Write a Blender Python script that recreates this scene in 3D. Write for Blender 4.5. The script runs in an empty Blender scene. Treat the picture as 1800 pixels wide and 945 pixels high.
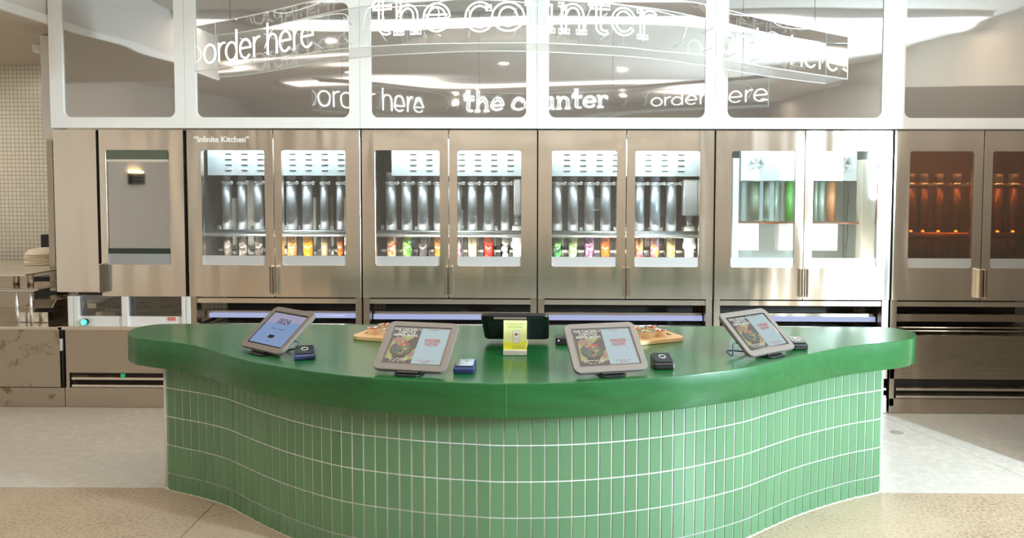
import bpy, math, random
from mathutils import Matrix, Vector, Euler
random.seed(7)
S = bpy.context.scene
COL = S.collection
PI = math.pi

# ------------------------------------------------------------------ camera
F, CX, CY, CAMH = 1250.0, 955.0, 384.0, 1.64
YAW, PITCH, ROLL = .0157, .0446, .0026
RM = Matrix.Rotation(YAW, 3, 'Z') @ Matrix.Rotation(PI/2 - PITCH, 3, 'X') @ Matrix.Rotation(ROLL, 3, 'Z')
CAMP = Vector((0, 0, CAMH))
cd = bpy.data.cameras.new('camera'); cam = bpy.data.objects.new('camera', cd); COL.objects.link(cam)
cam.matrix_world = Matrix.Translation(CAMP) @ RM.to_4x4()
cd.sensor_width = 36; cd.lens = 36*F/1800
cd.shift_x = (900-CX)/1800; cd.shift_y = (CY-472.5)/1800
cd.clip_start = .05; cd.clip_end = 100
S.camera = cam

# ------------------------------------------------------------------ light and exposure
S.view_settings.view_transform = 'Standard'; S.view_settings.look = 'None'
S.view_settings.exposure = 0.68; S.view_settings.gamma = 1; S.view_settings.use_curve_mapping = False
WORLD_STRENGTH = .9
STRIP_POWER = 4.2          # ceiling linear lights
NEON_POWER = 3.2
SIDE_KEY_W = 270             # cool side key light; the window around it is added
DOWN_POWER = 130
CABINET_W = 3.2
w = bpy.data.worlds.new('world'); S.world = w; w.use_nodes = True
w.node_tree.nodes['Background'].inputs[0].default_value = (.93, .96, 1, 1)
w.node_tree.nodes['Background'].inputs[1].default_value = WORLD_STRENGTH

def area(name, loc, direction, sx, sy, power, col=(1, 1, 1), spread=180):
    l = bpy.data.lights.new(name, 'AREA'); l.shape = 'RECTANGLE'; l.size = sx; l.size_y = sy
    l.energy = power; l.color = col; l.spread = math.radians(spread)
    o = bpy.data.objects.new(name, l); COL.objects.link(o); o.location = loc
    o.rotation_euler = Vector(direction).to_track_quat('-Z', 'Y').to_euler()
    return o
area('side_key', (4.2, 1.0, 1.8), (-1, .45, -.06), .24, .6, SIDE_KEY_W, (.68, .88, 1))  # key light out of view, placed from shadow edges and door glare
area('kitchen_fill', (-5.6, 5.6, 2.76), (.1, 0, -1), .6, .6, 12, (1, .93, .82))  # unseen fill lamp added to brighten the kitchen ceiling and corner

# ------------------------------------------------------------------ pixel -> place on a known plane
def ray(px, py): return RM @ Vector(((px-CX)/F, -(py-CY)/F, -1))
def atY(px, py, Y):
    d = ray(px, py); return CAMP + d*(Y/d.y)
def atZ(px, py, Z):
    d = ray(px, py); return CAMP + d*((Z-CAMH)/d.z)
def XY(px, Y, py=400): return atY(px, py, Y).x
def ZY(py, Y, px=900): return atY(px, py, Y).z

# ------------------------------------------------------------------ materials
def mat(name, col=(.8, .8, .8), rough=.5, metal=0, **kw):
    m = bpy.data.materials.new(name); m.use_nodes = True
    b = m.node_tree.nodes['Principled BSDF']
    b.inputs['Base Color'].default_value = (*col, 1); b.inputs['Roughness'].default_value = rough
    b.inputs['Metallic'].default_value = metal
    for k, v in kw.items():
        k = k.replace('_', ' ')
        b.inputs[k].default_value = (*v, 1) if isinstance(v, tuple) else v
    return m
def N(m, t, **kw):
    n = m.node_tree.nodes.new(t)
    for k, v in kw.items():
        if k in ('x', ): continue
        setattr(n, k, v)
    return n
def L(m, a, b): m.node_tree.links.new(a, b)
def coords(m, scale=(1, 1, 1), kind='Object'):
    tc = N(m, 'ShaderNodeTexCoord'); mp = N(m, 'ShaderNodeMapping'); mp.inputs['Scale'].default_value = scale
    if kind == 'World':
        g = N(m, 'ShaderNodeNewGeometry'); L(m, g.outputs['Position'], mp.inputs[0])
    else: L(m, tc.outputs[kind], mp.inputs[0])
    return mp.outputs[0]
def noise(m, vec, scale, detail=2, rough=.5):
    n = N(m, 'ShaderNodeTexNoise'); n.inputs['Scale'].default_value = scale; n.inputs['Detail'].default_value = detail
    n.inputs['Roughness'].default_value = rough; L(m, vec, n.inputs['Vector']); return n
def ramp(m, fac, stops):
    r = N(m, 'ShaderNodeValToRGB'); e = r.color_ramp.elements
    while len(e) < len(stops): e.new(.5)
    for i, (p, c) in enumerate(stops):
        e[i].position = p; e[i].color = (*c, 1)
    L(m, fac, r.inputs[0]); return r
def bump(m, height, strength, dist, prev=None):
    b = N(m, 'ShaderNodeBump'); b.inputs['Strength'].default_value = strength; b.inputs['Distance'].default_value = dist
    L(m, height, b.inputs['Height'])
    if prev: L(m, prev, b.inputs['Normal'])
    return b.outputs[0]
def pb(m): return m.node_tree.nodes['Principled BSDF']

def steel(name, col, rough=.25, warp=1.0, an=.75):
    m = mat(name, col, rough, 1.0)
    v2 = coords(m, (3.4, 3.4, .6), 'World'); n2 = noise(m, v2, 1.6, 1, .4)
    h = bump(m, n2.outputs['Fac'], 1.0*warp, .018)
    L(m, h, pb(m).inputs['Normal'])
    v1 = coords(m, (2, 2, 320), 'World'); n1 = noise(m, v1, 1.0, 3)
    v3 = coords(m, (1, 1, 3), 'World'); n3 = noise(m, v3, 1.3, 4)
    mm = N(m, 'ShaderNodeMath', operation='MULTIPLY'); L(m, n1.outputs['Fac'], mm.inputs[0]); L(m, n3.outputs['Fac'], mm.inputs[1])
    r = N(m, 'ShaderNodeMapRange'); r.inputs[1].default_value = .12; r.inputs[2].default_value = .42; r.inputs[3].default_value = rough*.9; r.inputs[4].default_value = rough*1.12
    L(m, mm.outputs[0], r.inputs[0]); L(m, r.outputs[0], pb(m).inputs['Roughness'])
    pb(m).inputs['Anisotropic'].default_value = an
    t = N(m, 'ShaderNodeCombineXYZ'); t.inputs[2].default_value = 1; L(m, t.outputs[0], pb(m).inputs['Tangent'])
    return m
M_STEEL = steel('brushed_steel', (.88, .81, .73), .2)
M_STEEL2 = steel('brushed_steel_base', (.54, .47, .39), .30, 1.0)
M_STEELS = steel('stained_steel', (.52, .45, .37), .32, 1.0)
_v = coords(M_STEELS, (1, 1, 1), 'World'); _n = noise(M_STEELS, _v, 9, 6, .7); _r = ramp(M_STEELS, _n.outputs['Fac'], [(.56, (.52, .45, .37)), (.66, (.28, .20, .13))]); L(M_STEELS, _r.outputs[0], pb(M_STEELS).inputs['Base Color'])
M_STEELD = mat('dark_steel', (.22, .20, .18), .35, 1)
M_CHROME = mat('chrome', (.82, .86, .86), .26, .9)
M_ALU = mat('white_aluminium', (.72, .71, .70), .4, .1)
M_WHITE = mat('white_paint', (.84, .84, .83), .38)
M_WALLP = mat('wall_plaster', (.64, .58, .51), .7)
M_CEIL = mat('ceiling_paint', (.72, .69, .65), .8)
M_BLACK = mat('black_plastic', (.012, .012, .014), .3)
M_DARK = mat('dark_recess', (.02, .018, .016), .5)
M_RUBBER = mat('black_gasket', (.008, .008, .009), .6)
M_NAVY = mat('navy_plastic', (.015, .03, .12), .3)
M_GREYP = mat('taupe_plastic', (.17, .15, .135), .45)
M_INT = mat('cabinet_liner', (.10, .095, .09), .35, .5)
M_INTB = mat('cabinet_liner_brown', (.12, .06, .03), .5)
M_TUBE = mat('satin_tube', (.50, .53, .56), .45, .7)
M_LOUV = mat('louvre_panel', (.70, .78, .82), .42, .3)
M_PVC = mat('cream_plastic', (.78, .74, .66), .35)
M_WOODB = None

def glassy(name, tint=(1, 1, 1), refl=.08, rough=.02, fres=True):
    m = bpy.data.materials.new(name); m.use_nodes = True; nt = m.node_tree; nt.nodes.clear()
    o = nt.nodes.new('ShaderNodeOutputMaterial'); mx = nt.nodes.new('ShaderNodeMixShader')
    t = nt.nodes.new('ShaderNodeBsdfTransparent'); g = nt.nodes.new('ShaderNodeBsdfGlossy')
    t.inputs[0].default_value = (*tint, 1); g.inputs['Roughness'].default_value = rough
    g.inputs['Color'].default_value = (1, 1, 1, 1)
    lw = nt.nodes.new('ShaderNodeFresnel'); lw.inputs['IOR'].default_value = 1.5
    ad = nt.nodes.new('ShaderNodeMath'); ad.operation = 'ADD'; ad.inputs[1].default_value = refl; ad.use_clamp = True
    nt.links.new(lw.outputs[0], ad.inputs[0]); nt.links.new(ad.outputs[0], mx.inputs[0])
    nt.links.new(t.outputs[0], mx.inputs[1]); nt.links.new(g.outputs[0], mx.inputs[2]); nt.links.new(mx.outputs[0], o.inputs[0])
    return m
M_GLASS = glassy('door_glass', (.93, .97, .97), .05)
M_GLASSM = glassy('mirror_tinted_glass', (.25, .27, .24), .50, .03)
M_GLASSR = glassy('amber_glass', (.85, .66, .50), .10, .10)
M_ACRYL = glassy('clear_acrylic', (.97, .98, .98), 0.0, .02)
M_ACRYL.node_tree.nodes['Fresnel'].inputs['IOR'].default_value = 1.33
M_ACRYLF = mat('acrylic_floor', (.85, .88, .9), .3, 0, Alpha=.35)
M_ACRYLE = mat('acrylic_edge', (.85, .88, .9), .3, 0, Alpha=.7)
M_CUP = glassy('cup_plastic', (.97, .98, .98), 0)

def emis(name, col, s, base=(.02, .02, .02)):
    m = mat(name, base, .35); b = pb(m); b.inputs['Emission Color'].default_value = (*col, 1); b.inputs['Emission Strength'].default_value = s
    return m
M_NEON = emis('neon_glass', (.93, 1, .97), NEON_POWER)
M_STRIP = emis('light_diffuser', (1, .87, .73), STRIP_POWER)
M_DOWN = emis('downlight_lens', (1, .92, .8), DOWN_POWER)
M_LED = emis('green_led', (.03, 1, .35), 3.5)
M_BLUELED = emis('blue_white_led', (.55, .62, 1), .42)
M_AMBER = emis('amber_heat_lamp', (1, .22, .03), 5)

def mottled(name, cols, scale=70, b=.5, rough=.5):
    m = mat(name, cols[0], rough)
    v = coords(m, (1, 1, 1), 'World')
    vo = N(m, 'ShaderNodeTexVoronoi'); vo.inputs['Scale'].default_value = scale; L(m, v, vo.inputs['Vector'])
    n = noise(m, v, scale*.35, 2); 
    sp = N(m, 'ShaderNodeSeparateColor'); L(m, vo.outputs['Color'], sp.inputs[0])
    r = ramp(m, sp.outputs[0], [((i+.0)/len(cols), c) for i, c in enumerate(cols)]); r.color_ramp.interpolation = 'CONSTANT'
    L(m, r.outputs[0], pb(m).inputs['Base Color'])
    L(m, bump(m, vo.outputs['Distance'], b, .01), pb(m).inputs['Normal'])
    return m

# menu screen glass: dark-grey glossy display, slightly uneven like a stretched film
M_SCREEN = mat('menu_display_glass', (.58, .56, .55), .035, .9)
v = coords(M_SCREEN, (.3, 1, 2.6), 'World'); n1 = noise(M_SCREEN, v, 1.5, 1)
v = coords(M_SCREEN, (90, 90, .4), 'World'); n2 = noise(M_SCREEN, v, 1, 1)
h = bump(M_SCREEN, n1.outputs['Fac'], .3, .016)
h = bump(M_SCREEN, n2.outputs['Fac'], .02, .0006, h)
L(M_SCREEN, h, pb(M_SCREEN).inputs['Normal'])

# stained wood
def wood(name, c1, c2, rough, sc=(1.2, 14, 14)):
    m = mat(name, c1, rough); v = coords(m, sc); n1 = noise(m, v, 2.5, 6, .6)
    v2 = coords(m, (.5, 1.1, 1)); n2 = noise(m, v2, 2.0, 3, .5)
    mx = N(m, 'ShaderNodeMath', operation='MULTIPLY_ADD'); L(m, n1.outputs['Fac'], mx.inputs[0]); mx.inputs[1].default_value = .5
    hf = N(m, 'ShaderNodeMath', operation='MULTIPLY'); L(m, n2.outputs['Fac'], hf.inputs[0]); hf.inputs[1].default_value = .5
    L(m, hf.outputs[0], mx.inputs[2])
    r = ramp(m, mx.outputs[0], [(.32, c1), (.68, c2)]); L(m, r.outputs[0], pb(m).inputs['Base Color'])
    L(m, bump(m, n1.outputs['Fac'], .06, .0015), pb(m).inputs['Normal'])
    return m
M_GREENW = wood('green_stained_wood', (.004, .074, .013), (.009, .132, .031), .4)
M_BOARD = wood('maple_board', (.62, .36, .16), (.80, .55, .30), .45)
pb(M_GREENW).inputs['IOR'].default_value = 1.4; pb(M_GREENW).inputs['Coat Weight'].default_value = .55; pb(M_GREENW).inputs['Coat Roughness'].default_value = .14; pb(M_GREENW).inputs['Coat IOR'].default_value = 1.52
M_GROUT = mat('grout', (.74, .74, .72), .8)
def tile_mat(name, c, rough, var=.18):
    m = mat(name, c, rough); a = N(m, 'ShaderNodeAttribute'); a.attribute_name = 'shade'
    mr = N(m, 'ShaderNodeMapRange'); mr.inputs[3].default_value = 1-var; mr.inputs[4].default_value = 1+var
    L(m, a.outputs['Fac'], mr.inputs[0])
    vm = N(m, 'ShaderNodeVectorMath', operation='SCALE'); vm.inputs[0].default_value = c; L(m, mr.outputs[0], vm.inputs['Scale'])
    L(m, vm.outputs[0], pb(m).inputs['Base Color']); return m
M_TILE = tile_mat('sage_green_tile', (.112, .238, .125), .22, .06)
def floor_mat(name, base, specks, rough, sc=90):
    m = mat(name, base, rough); v = coords(m, (1, 1, 1), 'World'); n1 = noise(m, v, 1.1, 5, .6); n2 = noise(m, v, sc, 4, .7)
    mx = N(m, 'ShaderNodeMath', operation='MULTIPLY_ADD'); L(m, n2.outputs['Fac'], mx.inputs[0]); mx.inputs[1].default_value = .6
    hf = N(m, 'ShaderNodeMath', operation='MULTIPLY'); L(m, n1.outputs['Fac'], hf.inputs[0]); hf.inputs[1].default_value = .4
    L(m, hf.outputs[0], mx.inputs[2])
    r = ramp(m, mx.outputs[0], [(.36, specks), (.5, base), (.64, tuple(min(1, c*1.22) for c in base))]); L(m, r.outputs[0], pb(m).inputs['Base Color'])
    return m
M_TERR = floor_mat('ground_terrazzo', (.44, .35, .25), (.24, .17, .11), .42, 60)
M_CONC = floor_mat('grey_concrete', (.56, .53, .48), (.52, .49, .445), .4, 18)

# mosaic tile wall: brick texture with no offset
M_MOS = mat('white_mosaic', (.8, .78, .7), .25)
v = coords(M_MOS, (1, 1, 1), 'World'); sx = N(M_MOS, 'ShaderNodeSeparateXYZ'); L(M_MOS, v, sx.inputs[0])
cx_ = N(M_MOS, 'ShaderNodeCombineXYZ'); ad_ = N(M_MOS, 'ShaderNodeMath', operation='ADD'); L(M_MOS, sx.outputs[0], ad_.inputs[0]); L(M_MOS, sx.outputs[1], ad_.inputs[1])
L(M_MOS, ad_.outputs[0], cx_.inputs[0]); L(M_MOS, sx.outputs[2], cx_.inputs[1])
br = N(M_MOS, 'ShaderNodeTexBrick'); br.offset = 0; L(M_MOS, cx_.outputs[0], br.inputs['Vector'])
br.inputs['Scale'].default_value = 1; br.inputs['Brick Width'].default_value = .0395; br.inputs['Row Height'].default_value = .0395
br.inputs['Mortar Size'].default_value = .0022; br.inputs['Mortar Smooth'].default_value = .1
br.inputs['Color1'].default_value = (.72, .68, .58, 1); br.inputs['Color2'].default_value = (.78, .73, .63, 1); br.inputs['Mortar'].default_value = (.30, .26, .19, 1)
L(M_MOS, br.outputs['Color'], pb(M_MOS).inputs['Base Color'])

# ------------------------------------------------------------------ mesh helpers
class MB:
    def __init__(s): s.v = []; s.f = []; s.m = []; s.sm = []; s.att = []
    def add(s, vs, fs, mi=0, smooth=False, att=.5):
        o = len(s.v); s.v += [tuple(x) for x in vs]
        for f in fs: s.f.append(tuple(i+o for i in f)); s.m.append(mi); s.sm.append(smooth); s.att.append(att)
        return s
    def box(s, x0, x1, y0, y1, z0, z1, mi=0, M=None):
        vs = [Vector(p) for p in ((x0,y0,z0),(x1,y0,z0),(x1,y1,z0),(x0,y1,z0),(x0,y0,z1),(x1,y0,z1),(x1,y1,z1),(x0,y1,z1))]
        if M: vs = [M @ p for p in vs]
        return s.add(vs, [(0,3,2,1),(4,5,6,7),(0,1,5,4),(1,2,6,5),(2,3,7,6),(3,0,4,7)], mi)
    def tube(s, path, r, n=8, mi=0, closed=False, caps=True):
        P = [Vector(p) for p in path]; k = len(P); rings = []; up = None
        for i, p in enumerate(P):
            a = P[i-1] if (i or closed) else p; b = P[(i+1) % k] if (i < k-1 or closed) else p
            t = (b-a)
            if t.length < 1e-9: t = Vector((0, 0, 1))
            t.normalize()
            if up is None: up = Vector((0, 0, 1)) if abs(t.z) < .9 else Vector((1, 0, 0))
            u = up - t*up.dot(t)
            if u.length < 1e-6: u = t.orthogonal()
            u.normalize(); up = u; w_ = t.cross(u); rr = r[i] if isinstance(r, (list, tuple)) else r
            rings.append([p + (u*math.cos(2*PI*j/n) + w_*math.sin(2*PI*j/n))*rr for j in range(n)])
        vs = [q for R_ in rings for q in R_]; fs = []
        for i in range(k if closed else k-1):
            i2 = (i+1) % k
            for j in range(n): fs.append((i*n+j, i*n+(j+1) % n, i2*n+(j+1) % n, i2*n+j))
        s.add(vs, fs, mi, True)
        if caps and not closed:
            o = len(s.v)-len(vs)
            s.f.append(tuple(o+j for j in range(n))[::-1]); s.f.append(tuple(o+(k-1)*n+j for j in range(n)))
            s.m += [mi, mi]; s.sm += [False, False]; s.att += [.5, .5]
        return s
    def cyl(s, p0, p1, r, n=20, mi=0): return s.tube([p0, p1], r, n, mi)
    def lathe(s, prof, org=(0, 0, 0), n=24, mi=0, M=None):
        O = Vector(org); vs = []; fs = []
        for r, z in prof:
            for j in range(n):
                p = Vector((r*math.cos(2*PI*j/n), r*math.sin(2*PI*j/n), z)); p = (M @ p) if M else p; vs.append(O+p)
        for i in range(len(prof)-1):
            for j in range(n): fs.append((i*n+j, i*n+(j+1) % n, (i+1)*n+(j+1) % n, (i+1)*n+j))
        s.add(vs, fs, mi, True); o = len(s.v)-len(vs)
        for base, rev in ((0, True), ((len(prof)-1)*n, False)):
            idx = tuple(o+base+j for j in range(n)); s.f.append(idx[::-1] if rev else idx); s.m.append(mi); s.sm.append(False); s.att.append(.5)
        return s
    def prism(s, loop, z0, z1, mi=0, axis='z', M=None, smooth=False):
        n = len(loop)
        def q(a, b, c):
            p = Vector((a, b, c)) if axis == 'z' else Vector((a, c, b)); return M @ p if M else p
        s.add([q(a, b, z0) for a, b in loop]+[q(a, b, z1) for a, b in loop], [tuple(range(n))[::-1], tuple(range(n, 2*n))], mi)
        o = len(s.v)-2*n
        for j in range(n):
            s.f.append((o+j, o+(j+1) % n, o+n+(j+1) % n, o+n+j)); s.m.append(mi); s.sm.append(smooth); s.att.append(.5)
        return s
    def ringplate(s, outer, inner, a0, a1, mi=0, M=None):
        """plate with a hole: loops in (x,z), thickness along y from a0 to a1"""
        n = len(outer); P = lambda q, y: (M @ Vector((q[0], y, q[1]))) if M else Vector((q[0], y, q[1]))
        vs = [P(q, a0) for q in outer]+[P(q, a0) for q in inner]+[P(q, a1) for q in outer]+[P(q, a1) for q in inner]
        fs = []
        for j in range(n):
            k = (j+1) % n
            fs += [(j, k, n+k, n+j), (2*n+j, 3*n+j, 3*n+k, 2*n+k), (j, 2*n+j, 2*n+k, k), (n+j, n+k, 3*n+k, 3*n+j)]
        return s.add(vs, fs, mi)
    def sphere(s, c, r, n=10, mi=0, sq=(1, 1, 1)):
        prof = [(max(1e-4, math.sin(PI*i/n))*r, -math.cos(PI*i/n)*r) for i in range(n+1)]
        M = Matrix.Diagonal(sq).to_3x3(); return s.lathe(prof, c, n*2, mi, M)
    def build(s, name, mats, parent=None, bevel=0, loc=None, fixn=True):
        me = bpy.data.meshes.new(name); me.from_pydata(s.v, [], s.f)
        for m_ in (mats if isinstance(mats, (list, tuple)) else [mats]): me.materials.append(m_)
        me.polygons.foreach_set('material_index', s.m); me.polygons.foreach_set('use_smooth', s.sm)
        if any(a != .5 for a in s.att):
            at = me.attributes.new('shade', 'FLOAT', 'FACE'); at.data.foreach_set('value', s.att)
        if fixn:
            import bmesh
            b = bmesh.new(); b.from_mesh(me); bmesh.ops.recalc_face_normals(b, faces=b.faces); b.to_mesh(me); b.free()
        me.update(); o = bpy.data.objects.new(name, me); COL.objects.link(o)
        if parent:
            o.parent = parent
            if parent.type == 'EMPTY': o.matrix_parent_inverse = parent.matrix_basis.inverted()   # meshes are built in place
        if bevel:
            bv = o.modifiers.new('bevel', 'BEVEL'); bv.width = bevel; bv.segments = 2; bv.limit_method = 'ANGLE'; bv.angle_limit = math.radians(50)
        return o
def each(boxes, name, m, parent, bevel=0):
    for b in boxes: MB().box(*b).build(name, m, parent, bevel)
def tag(o, label=None, cat=None, group=None, kind=None):
    if label: o['label'] = label
    if cat: o['category'] = cat
    if group: o['group'] = group
    if kind: o['kind'] = kind
    return o
def empty(name, loc, label, cat, group=None):
    o = bpy.data.objects.new(name, None); COL.objects.link(o); o.location = loc; o.empty_display_size = .05
    return tag(o, label, cat, group)
def struct(o): o['kind'] = 'structure'; return o
def rrect(x0, x1, z0, z1, r, n=6):
    pts = []
    for cx, cz, a0 in ((x1-r, z1-r, 0), (x0+r, z1-r, PI/2), (x0+r, z0+r, PI), (x1-r, z0+r, 1.5*PI)):
        for i in range(n+1):
            a = a0 + PI/2*i/n; pts.append((cx+r*math.cos(a), cz+r*math.sin(a)))
    return pts
def catmull(P, n=8, closed=False):
    P = [Vector(p) for p in P]; k = len(P); out = []
    for i in range(k if closed else k-1):
        g = lambda j: P[j % k] if closed else P[min(max(j, 0), k-1)]
        a, b, c, d = g(i-1), g(i), g(i+1), g(i+2)
        for t in range(n):
            t /= n; out.append(.5*((2*b)+(c-a)*t+(2*a-5*b+4*c-d)*t*t+(3*b-a-3*c+d)*t**3))
    if not closed: out.append(P[-1])
    return out
def resample(P, step):
    out = [P[0].copy()]; acc = 0
    for a, b in zip(P, P[1:]):
        l = (b-a).length
        if l == 0: continue
        while acc + l >= step:
            t = (step-acc)/l; a = a.lerp(b, t); out.append(a.copy()); l = (b-a).length; acc = 0
        acc += l
    return out
_tc = {}
def text_mesh(body, size, depth=.0004, align='CENTER', sx=1.0, spacing=1.0, offset=0):
    c = bpy.data.curves.new('lettering', 'FONT'); c.body = body; c.size = size; c.extrude = depth; c.align_x = align; c.align_y = 'CENTER'
    c.space_character = spacing; c.space_line = .92; c.resolution_u = 3; c.offset = offset
    o = bpy.data.objects.new('lettering', c); COL.objects.link(o)
    dg = bpy.context.evaluated_depsgraph_get(); dg.update()
    me = bpy.data.meshes.new_from_object(o.evaluated_get(dg)); bpy.data.objects.remove(o); 
    vs = [Vector((v_.co.x*sx, v_.co.y, v_.co.z)) for v_ in me.vertices]; fs = [tuple(p.vertices) for p in me.polygons]
    return vs, fs
def add_text(mb, body, size, M, mi=0, **kw):
    vs, fs = text_mesh(body, size, **kw); return mb.add([M @ v_ for v_ in vs], fs, mi)

# ------------------------------------------------------------------ planes of the place
D = 5.15          # cabinet door fronts
BRD = 5.10        # menu board fronts
BACK = 6.9
XL, XR, YB, HC = -6.5, 4.25, -5.0, 3.3

# ------------------------------------------------------------------ room shell
jl = atZ(0, 856, 0); jr = atZ(1800, 867, 0); 
def jy(x): return jl.y + (jr.y-jl.y)*(x-jl.x)/(jr.x-jl.x)
dg0 = atZ(1555, 733, 0); dg1 = atZ(1800, 838, 0)
dd = (dg1-dg0); t = (jy(3.1)-dg0.y)/dd.y; dgj = dg0 + dd*t
def flat(name, pts, m): return struct(MB().prism([(p[0], p[1]) for p in pts], -.08, 0).build(name, m))
flat('floor', [(XL, YB), (XR, YB), (XR, jy(XR)), (XL, jy(XL))], M_TERR)
flat('floor', [(XL, jy(XL)+.004), (dgj.x, jy(dgj.x)+.004), (dg0.x, dg0.y), (dg0.x-.08, BACK), (XL, BACK)], M_CONC)
flat('floor', [(dgj.x+.003, jy(dgj.x)+.004), (XR, jy(XR)+.004), (XR, BACK), (dg0.x-.077, BACK), (dg0.x+.003, dg0.y)], M_CONC)
struct(MB().prism([(XL, jy(XL)), (XR, jy(XR)), (XR, jy(XR)+.004), (XL, jy(XL)+.004)], -.06, -.002).build('trim_1', mat('joint_filler', (.10, .08, .06), .8)))
ca, cb = atZ(375, 886, 0), atZ(318, 945, 0); ca.z = cb.z = .0008
struct(MB().tube([ca, cb], .0018, 4).build('trim_2', mat('joint_dark', (.16, .12, .08), .8)))

struct(MB().box(XL-.1, XR+.1, BACK, BACK+.1, 0, HC).build('wall_front', M_MOS))
struct(MB().box(XL-.1, XL, YB, BACK, 0, HC).build('wall_left', M_WALLP))
struct(MB().box(XL-.1, XR+.1, YB-.1, YB, 0, HC).build('wall_back', M_WALLP))
# right wall, with an unseen window added as a setting for the key light
wy0, wy1, wz0, wz1 = .75, 1.25, 1.2, 2.4
wr = MB(); wr.box(XR, XR+.1, YB, wy0, 0, HC).box(XR, XR+.1, wy1, BACK, 0, HC).box(XR, XR+.1, wy0, wy1, 0, wz0).box(XR, XR+.1, wy0, wy1, wz1, HC)
struct(wr.build('wall_right', M_WALLP))
wf = MB(); wf.box(XR-.02, XR+.08, wy0, wy0+.05, wz0, wz1).box(XR-.02, XR+.08, wy1-.05, wy1, wz0, wz1).box(XR-.02, XR+.08, wy0+.05, wy1-.05, wz0, wz0+.05).box(XR-.02, XR+.08, wy0+.05, wy1-.05, wz1-.05, wz1)
wfo = struct(wf.build('key_window_1', M_WHITE))
MB().box(XR+.04, XR+.05, wy0+.05, wy1-.05, wz0+.05, wz1-.05).build('glass_pane', M_GLASS, wfo)
struct(MB().box(XL-.1, XR+.1, YB-.1, BACK+.1, HC, HC+.1).build('ceiling', M_CEIL))
# dropped ceiling over the kitchen at the left, with its white edge
ex = -3.64
struct(MB().box(XL, ex-.03, 2.5, BACK, 2.80, 2.84).build('ceiling', mat('ceiling_paint_warm', (.62, .55, .46), .8)))
struct(MB().box(ex-.03, ex, 2.5, BACK, 2.80, 2.86).build('trim_3', M_WHITE))
struct(MB().box(ex-.05, ex-.01, 2.5, BACK, 2.86, HC).build('ceiling', M_CEIL))
# unseen partition added to cast the shade on the right hand cabinets and floor
struct(MB().box(2.87, XR, 4.10, 4.20, 0, 2.5).build('shade_partition', M_WALLP))

# ------------------------------------------------------------------ ceiling lights
def strip(y0, y1, x0, x1, label):
    t_ = empty('linear_light', ((x0+x1)/2, (y0+y1)/2, HC), label, 'ceiling light')
    hs = MB(); hs.box(x0-.03, x1+.03, y0-.03, y0, HC-.05, HC).box(x0-.03, x1+.03, y1, y1+.03, HC-.05, HC).box(x0-.03, x0, y0, y1, HC-.05, HC).box(x1, x1+.03, y0, y1, HC-.05, HC)
    hs.build('housing', M_WHITE, t_)
    MB().box(x0, x1, y0, y1, HC-.03, HC-.02).build('diffuser', M_STRIP, t_)
strip(2.86, 3.36, -3.7, 4.1, 'wide bright linear ceiling light, mirrored along the top of the menu boards')
strip(-1.45, -.75, -4.2, 2.6, 'second bright linear ceiling light, mirrored lower on the middle menu boards')
def obstrip(x0, y0, x1, y1, wd, label):
    a = Vector((x0, y0, 0)); b = Vector((x1, y1, 0)); d_ = (b-a).normalized(); n_ = Vector((-d_.y, d_.x, 0))*wd/2
    lp = [(a+n_), (b+n_), (b-n_), (a-n_)]
    t_ = empty('linear_light', ((x0+x1)/2, (y0+y1)/2, HC), label, 'ceiling light')
    MB().prism([(p.x, p.y) for p in lp], HC-.04, HC).build('housing', M_WHITE, t_)
    n_ = n_*.7; lp = [(a+n_), (b+n_), (b-n_), (a-n_)]
    MB().prism([(p.x, p.y) for p in lp], HC-.05, HC-.0405).build('diffuser', M_STRIP, t_)
obstrip(-6.2, 1.2, -3.9, 2.5, .06, 'thin slanting ceiling light line mirrored high in the leftmost menu board')
obstrip(-6.3, -.3, -2.6, 1.1, .06, 'thin slanting ceiling light line mirrored low in the leftmost menu board')
dl0 = None
for i, (x, y) in enumerate([(-5.0, .9), (-2.6, 1.9), (-.7, .55), (.9, .6), (2.7, 1.9), (-3.0, -.2), (-5.4, 3.4), (-1.8, -2.6), (1.2, -2.6), (3.5, 4.75), (3.8, -2.8)]):
    o = empty('downlight', (x, y, HC), 'small round recessed ceiling downlight mirrored in the menu boards', 'downlight', 'recessed ceiling downlights')
    MB().lathe([(.055, 0), (.055, -.012), (.075, -.012), (.075, 0)], (x, y, HC)).build('trim_ring', M_WHITE, o)
    MB().lathe([(.052, -.006), (.052, -.002)], (x, y, HC)).build('lens', M_DOWN, o)

# wall lamp on the left wall, mirrored in the leftmost cabinet glass
wl = empty('wall_light', (XL, -.6, 1.75), 'small dark slatted wall lamp with a warm glow, mirrored in the leftmost cabinet door', 'wall lamp')
MB().box(XL, XL+.06, -.78, -.42, 1.66, 1.84).build('lamp_body', M_BLACK, wl, .005)
g = MB()
for k in range(3): g.box(XL+.06, XL+.075, -.76, -.44, 1.675+.055*k, 1.69+.055*k)
g.build('lamp_slats', M_GREYP, wl); MB().box(XL+.01, XL+.05, -.76, -.44, 1.845, 1.855).build('lamp_glow', emis('warm_lamp', (1, .7, .35), 12), wl)

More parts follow.
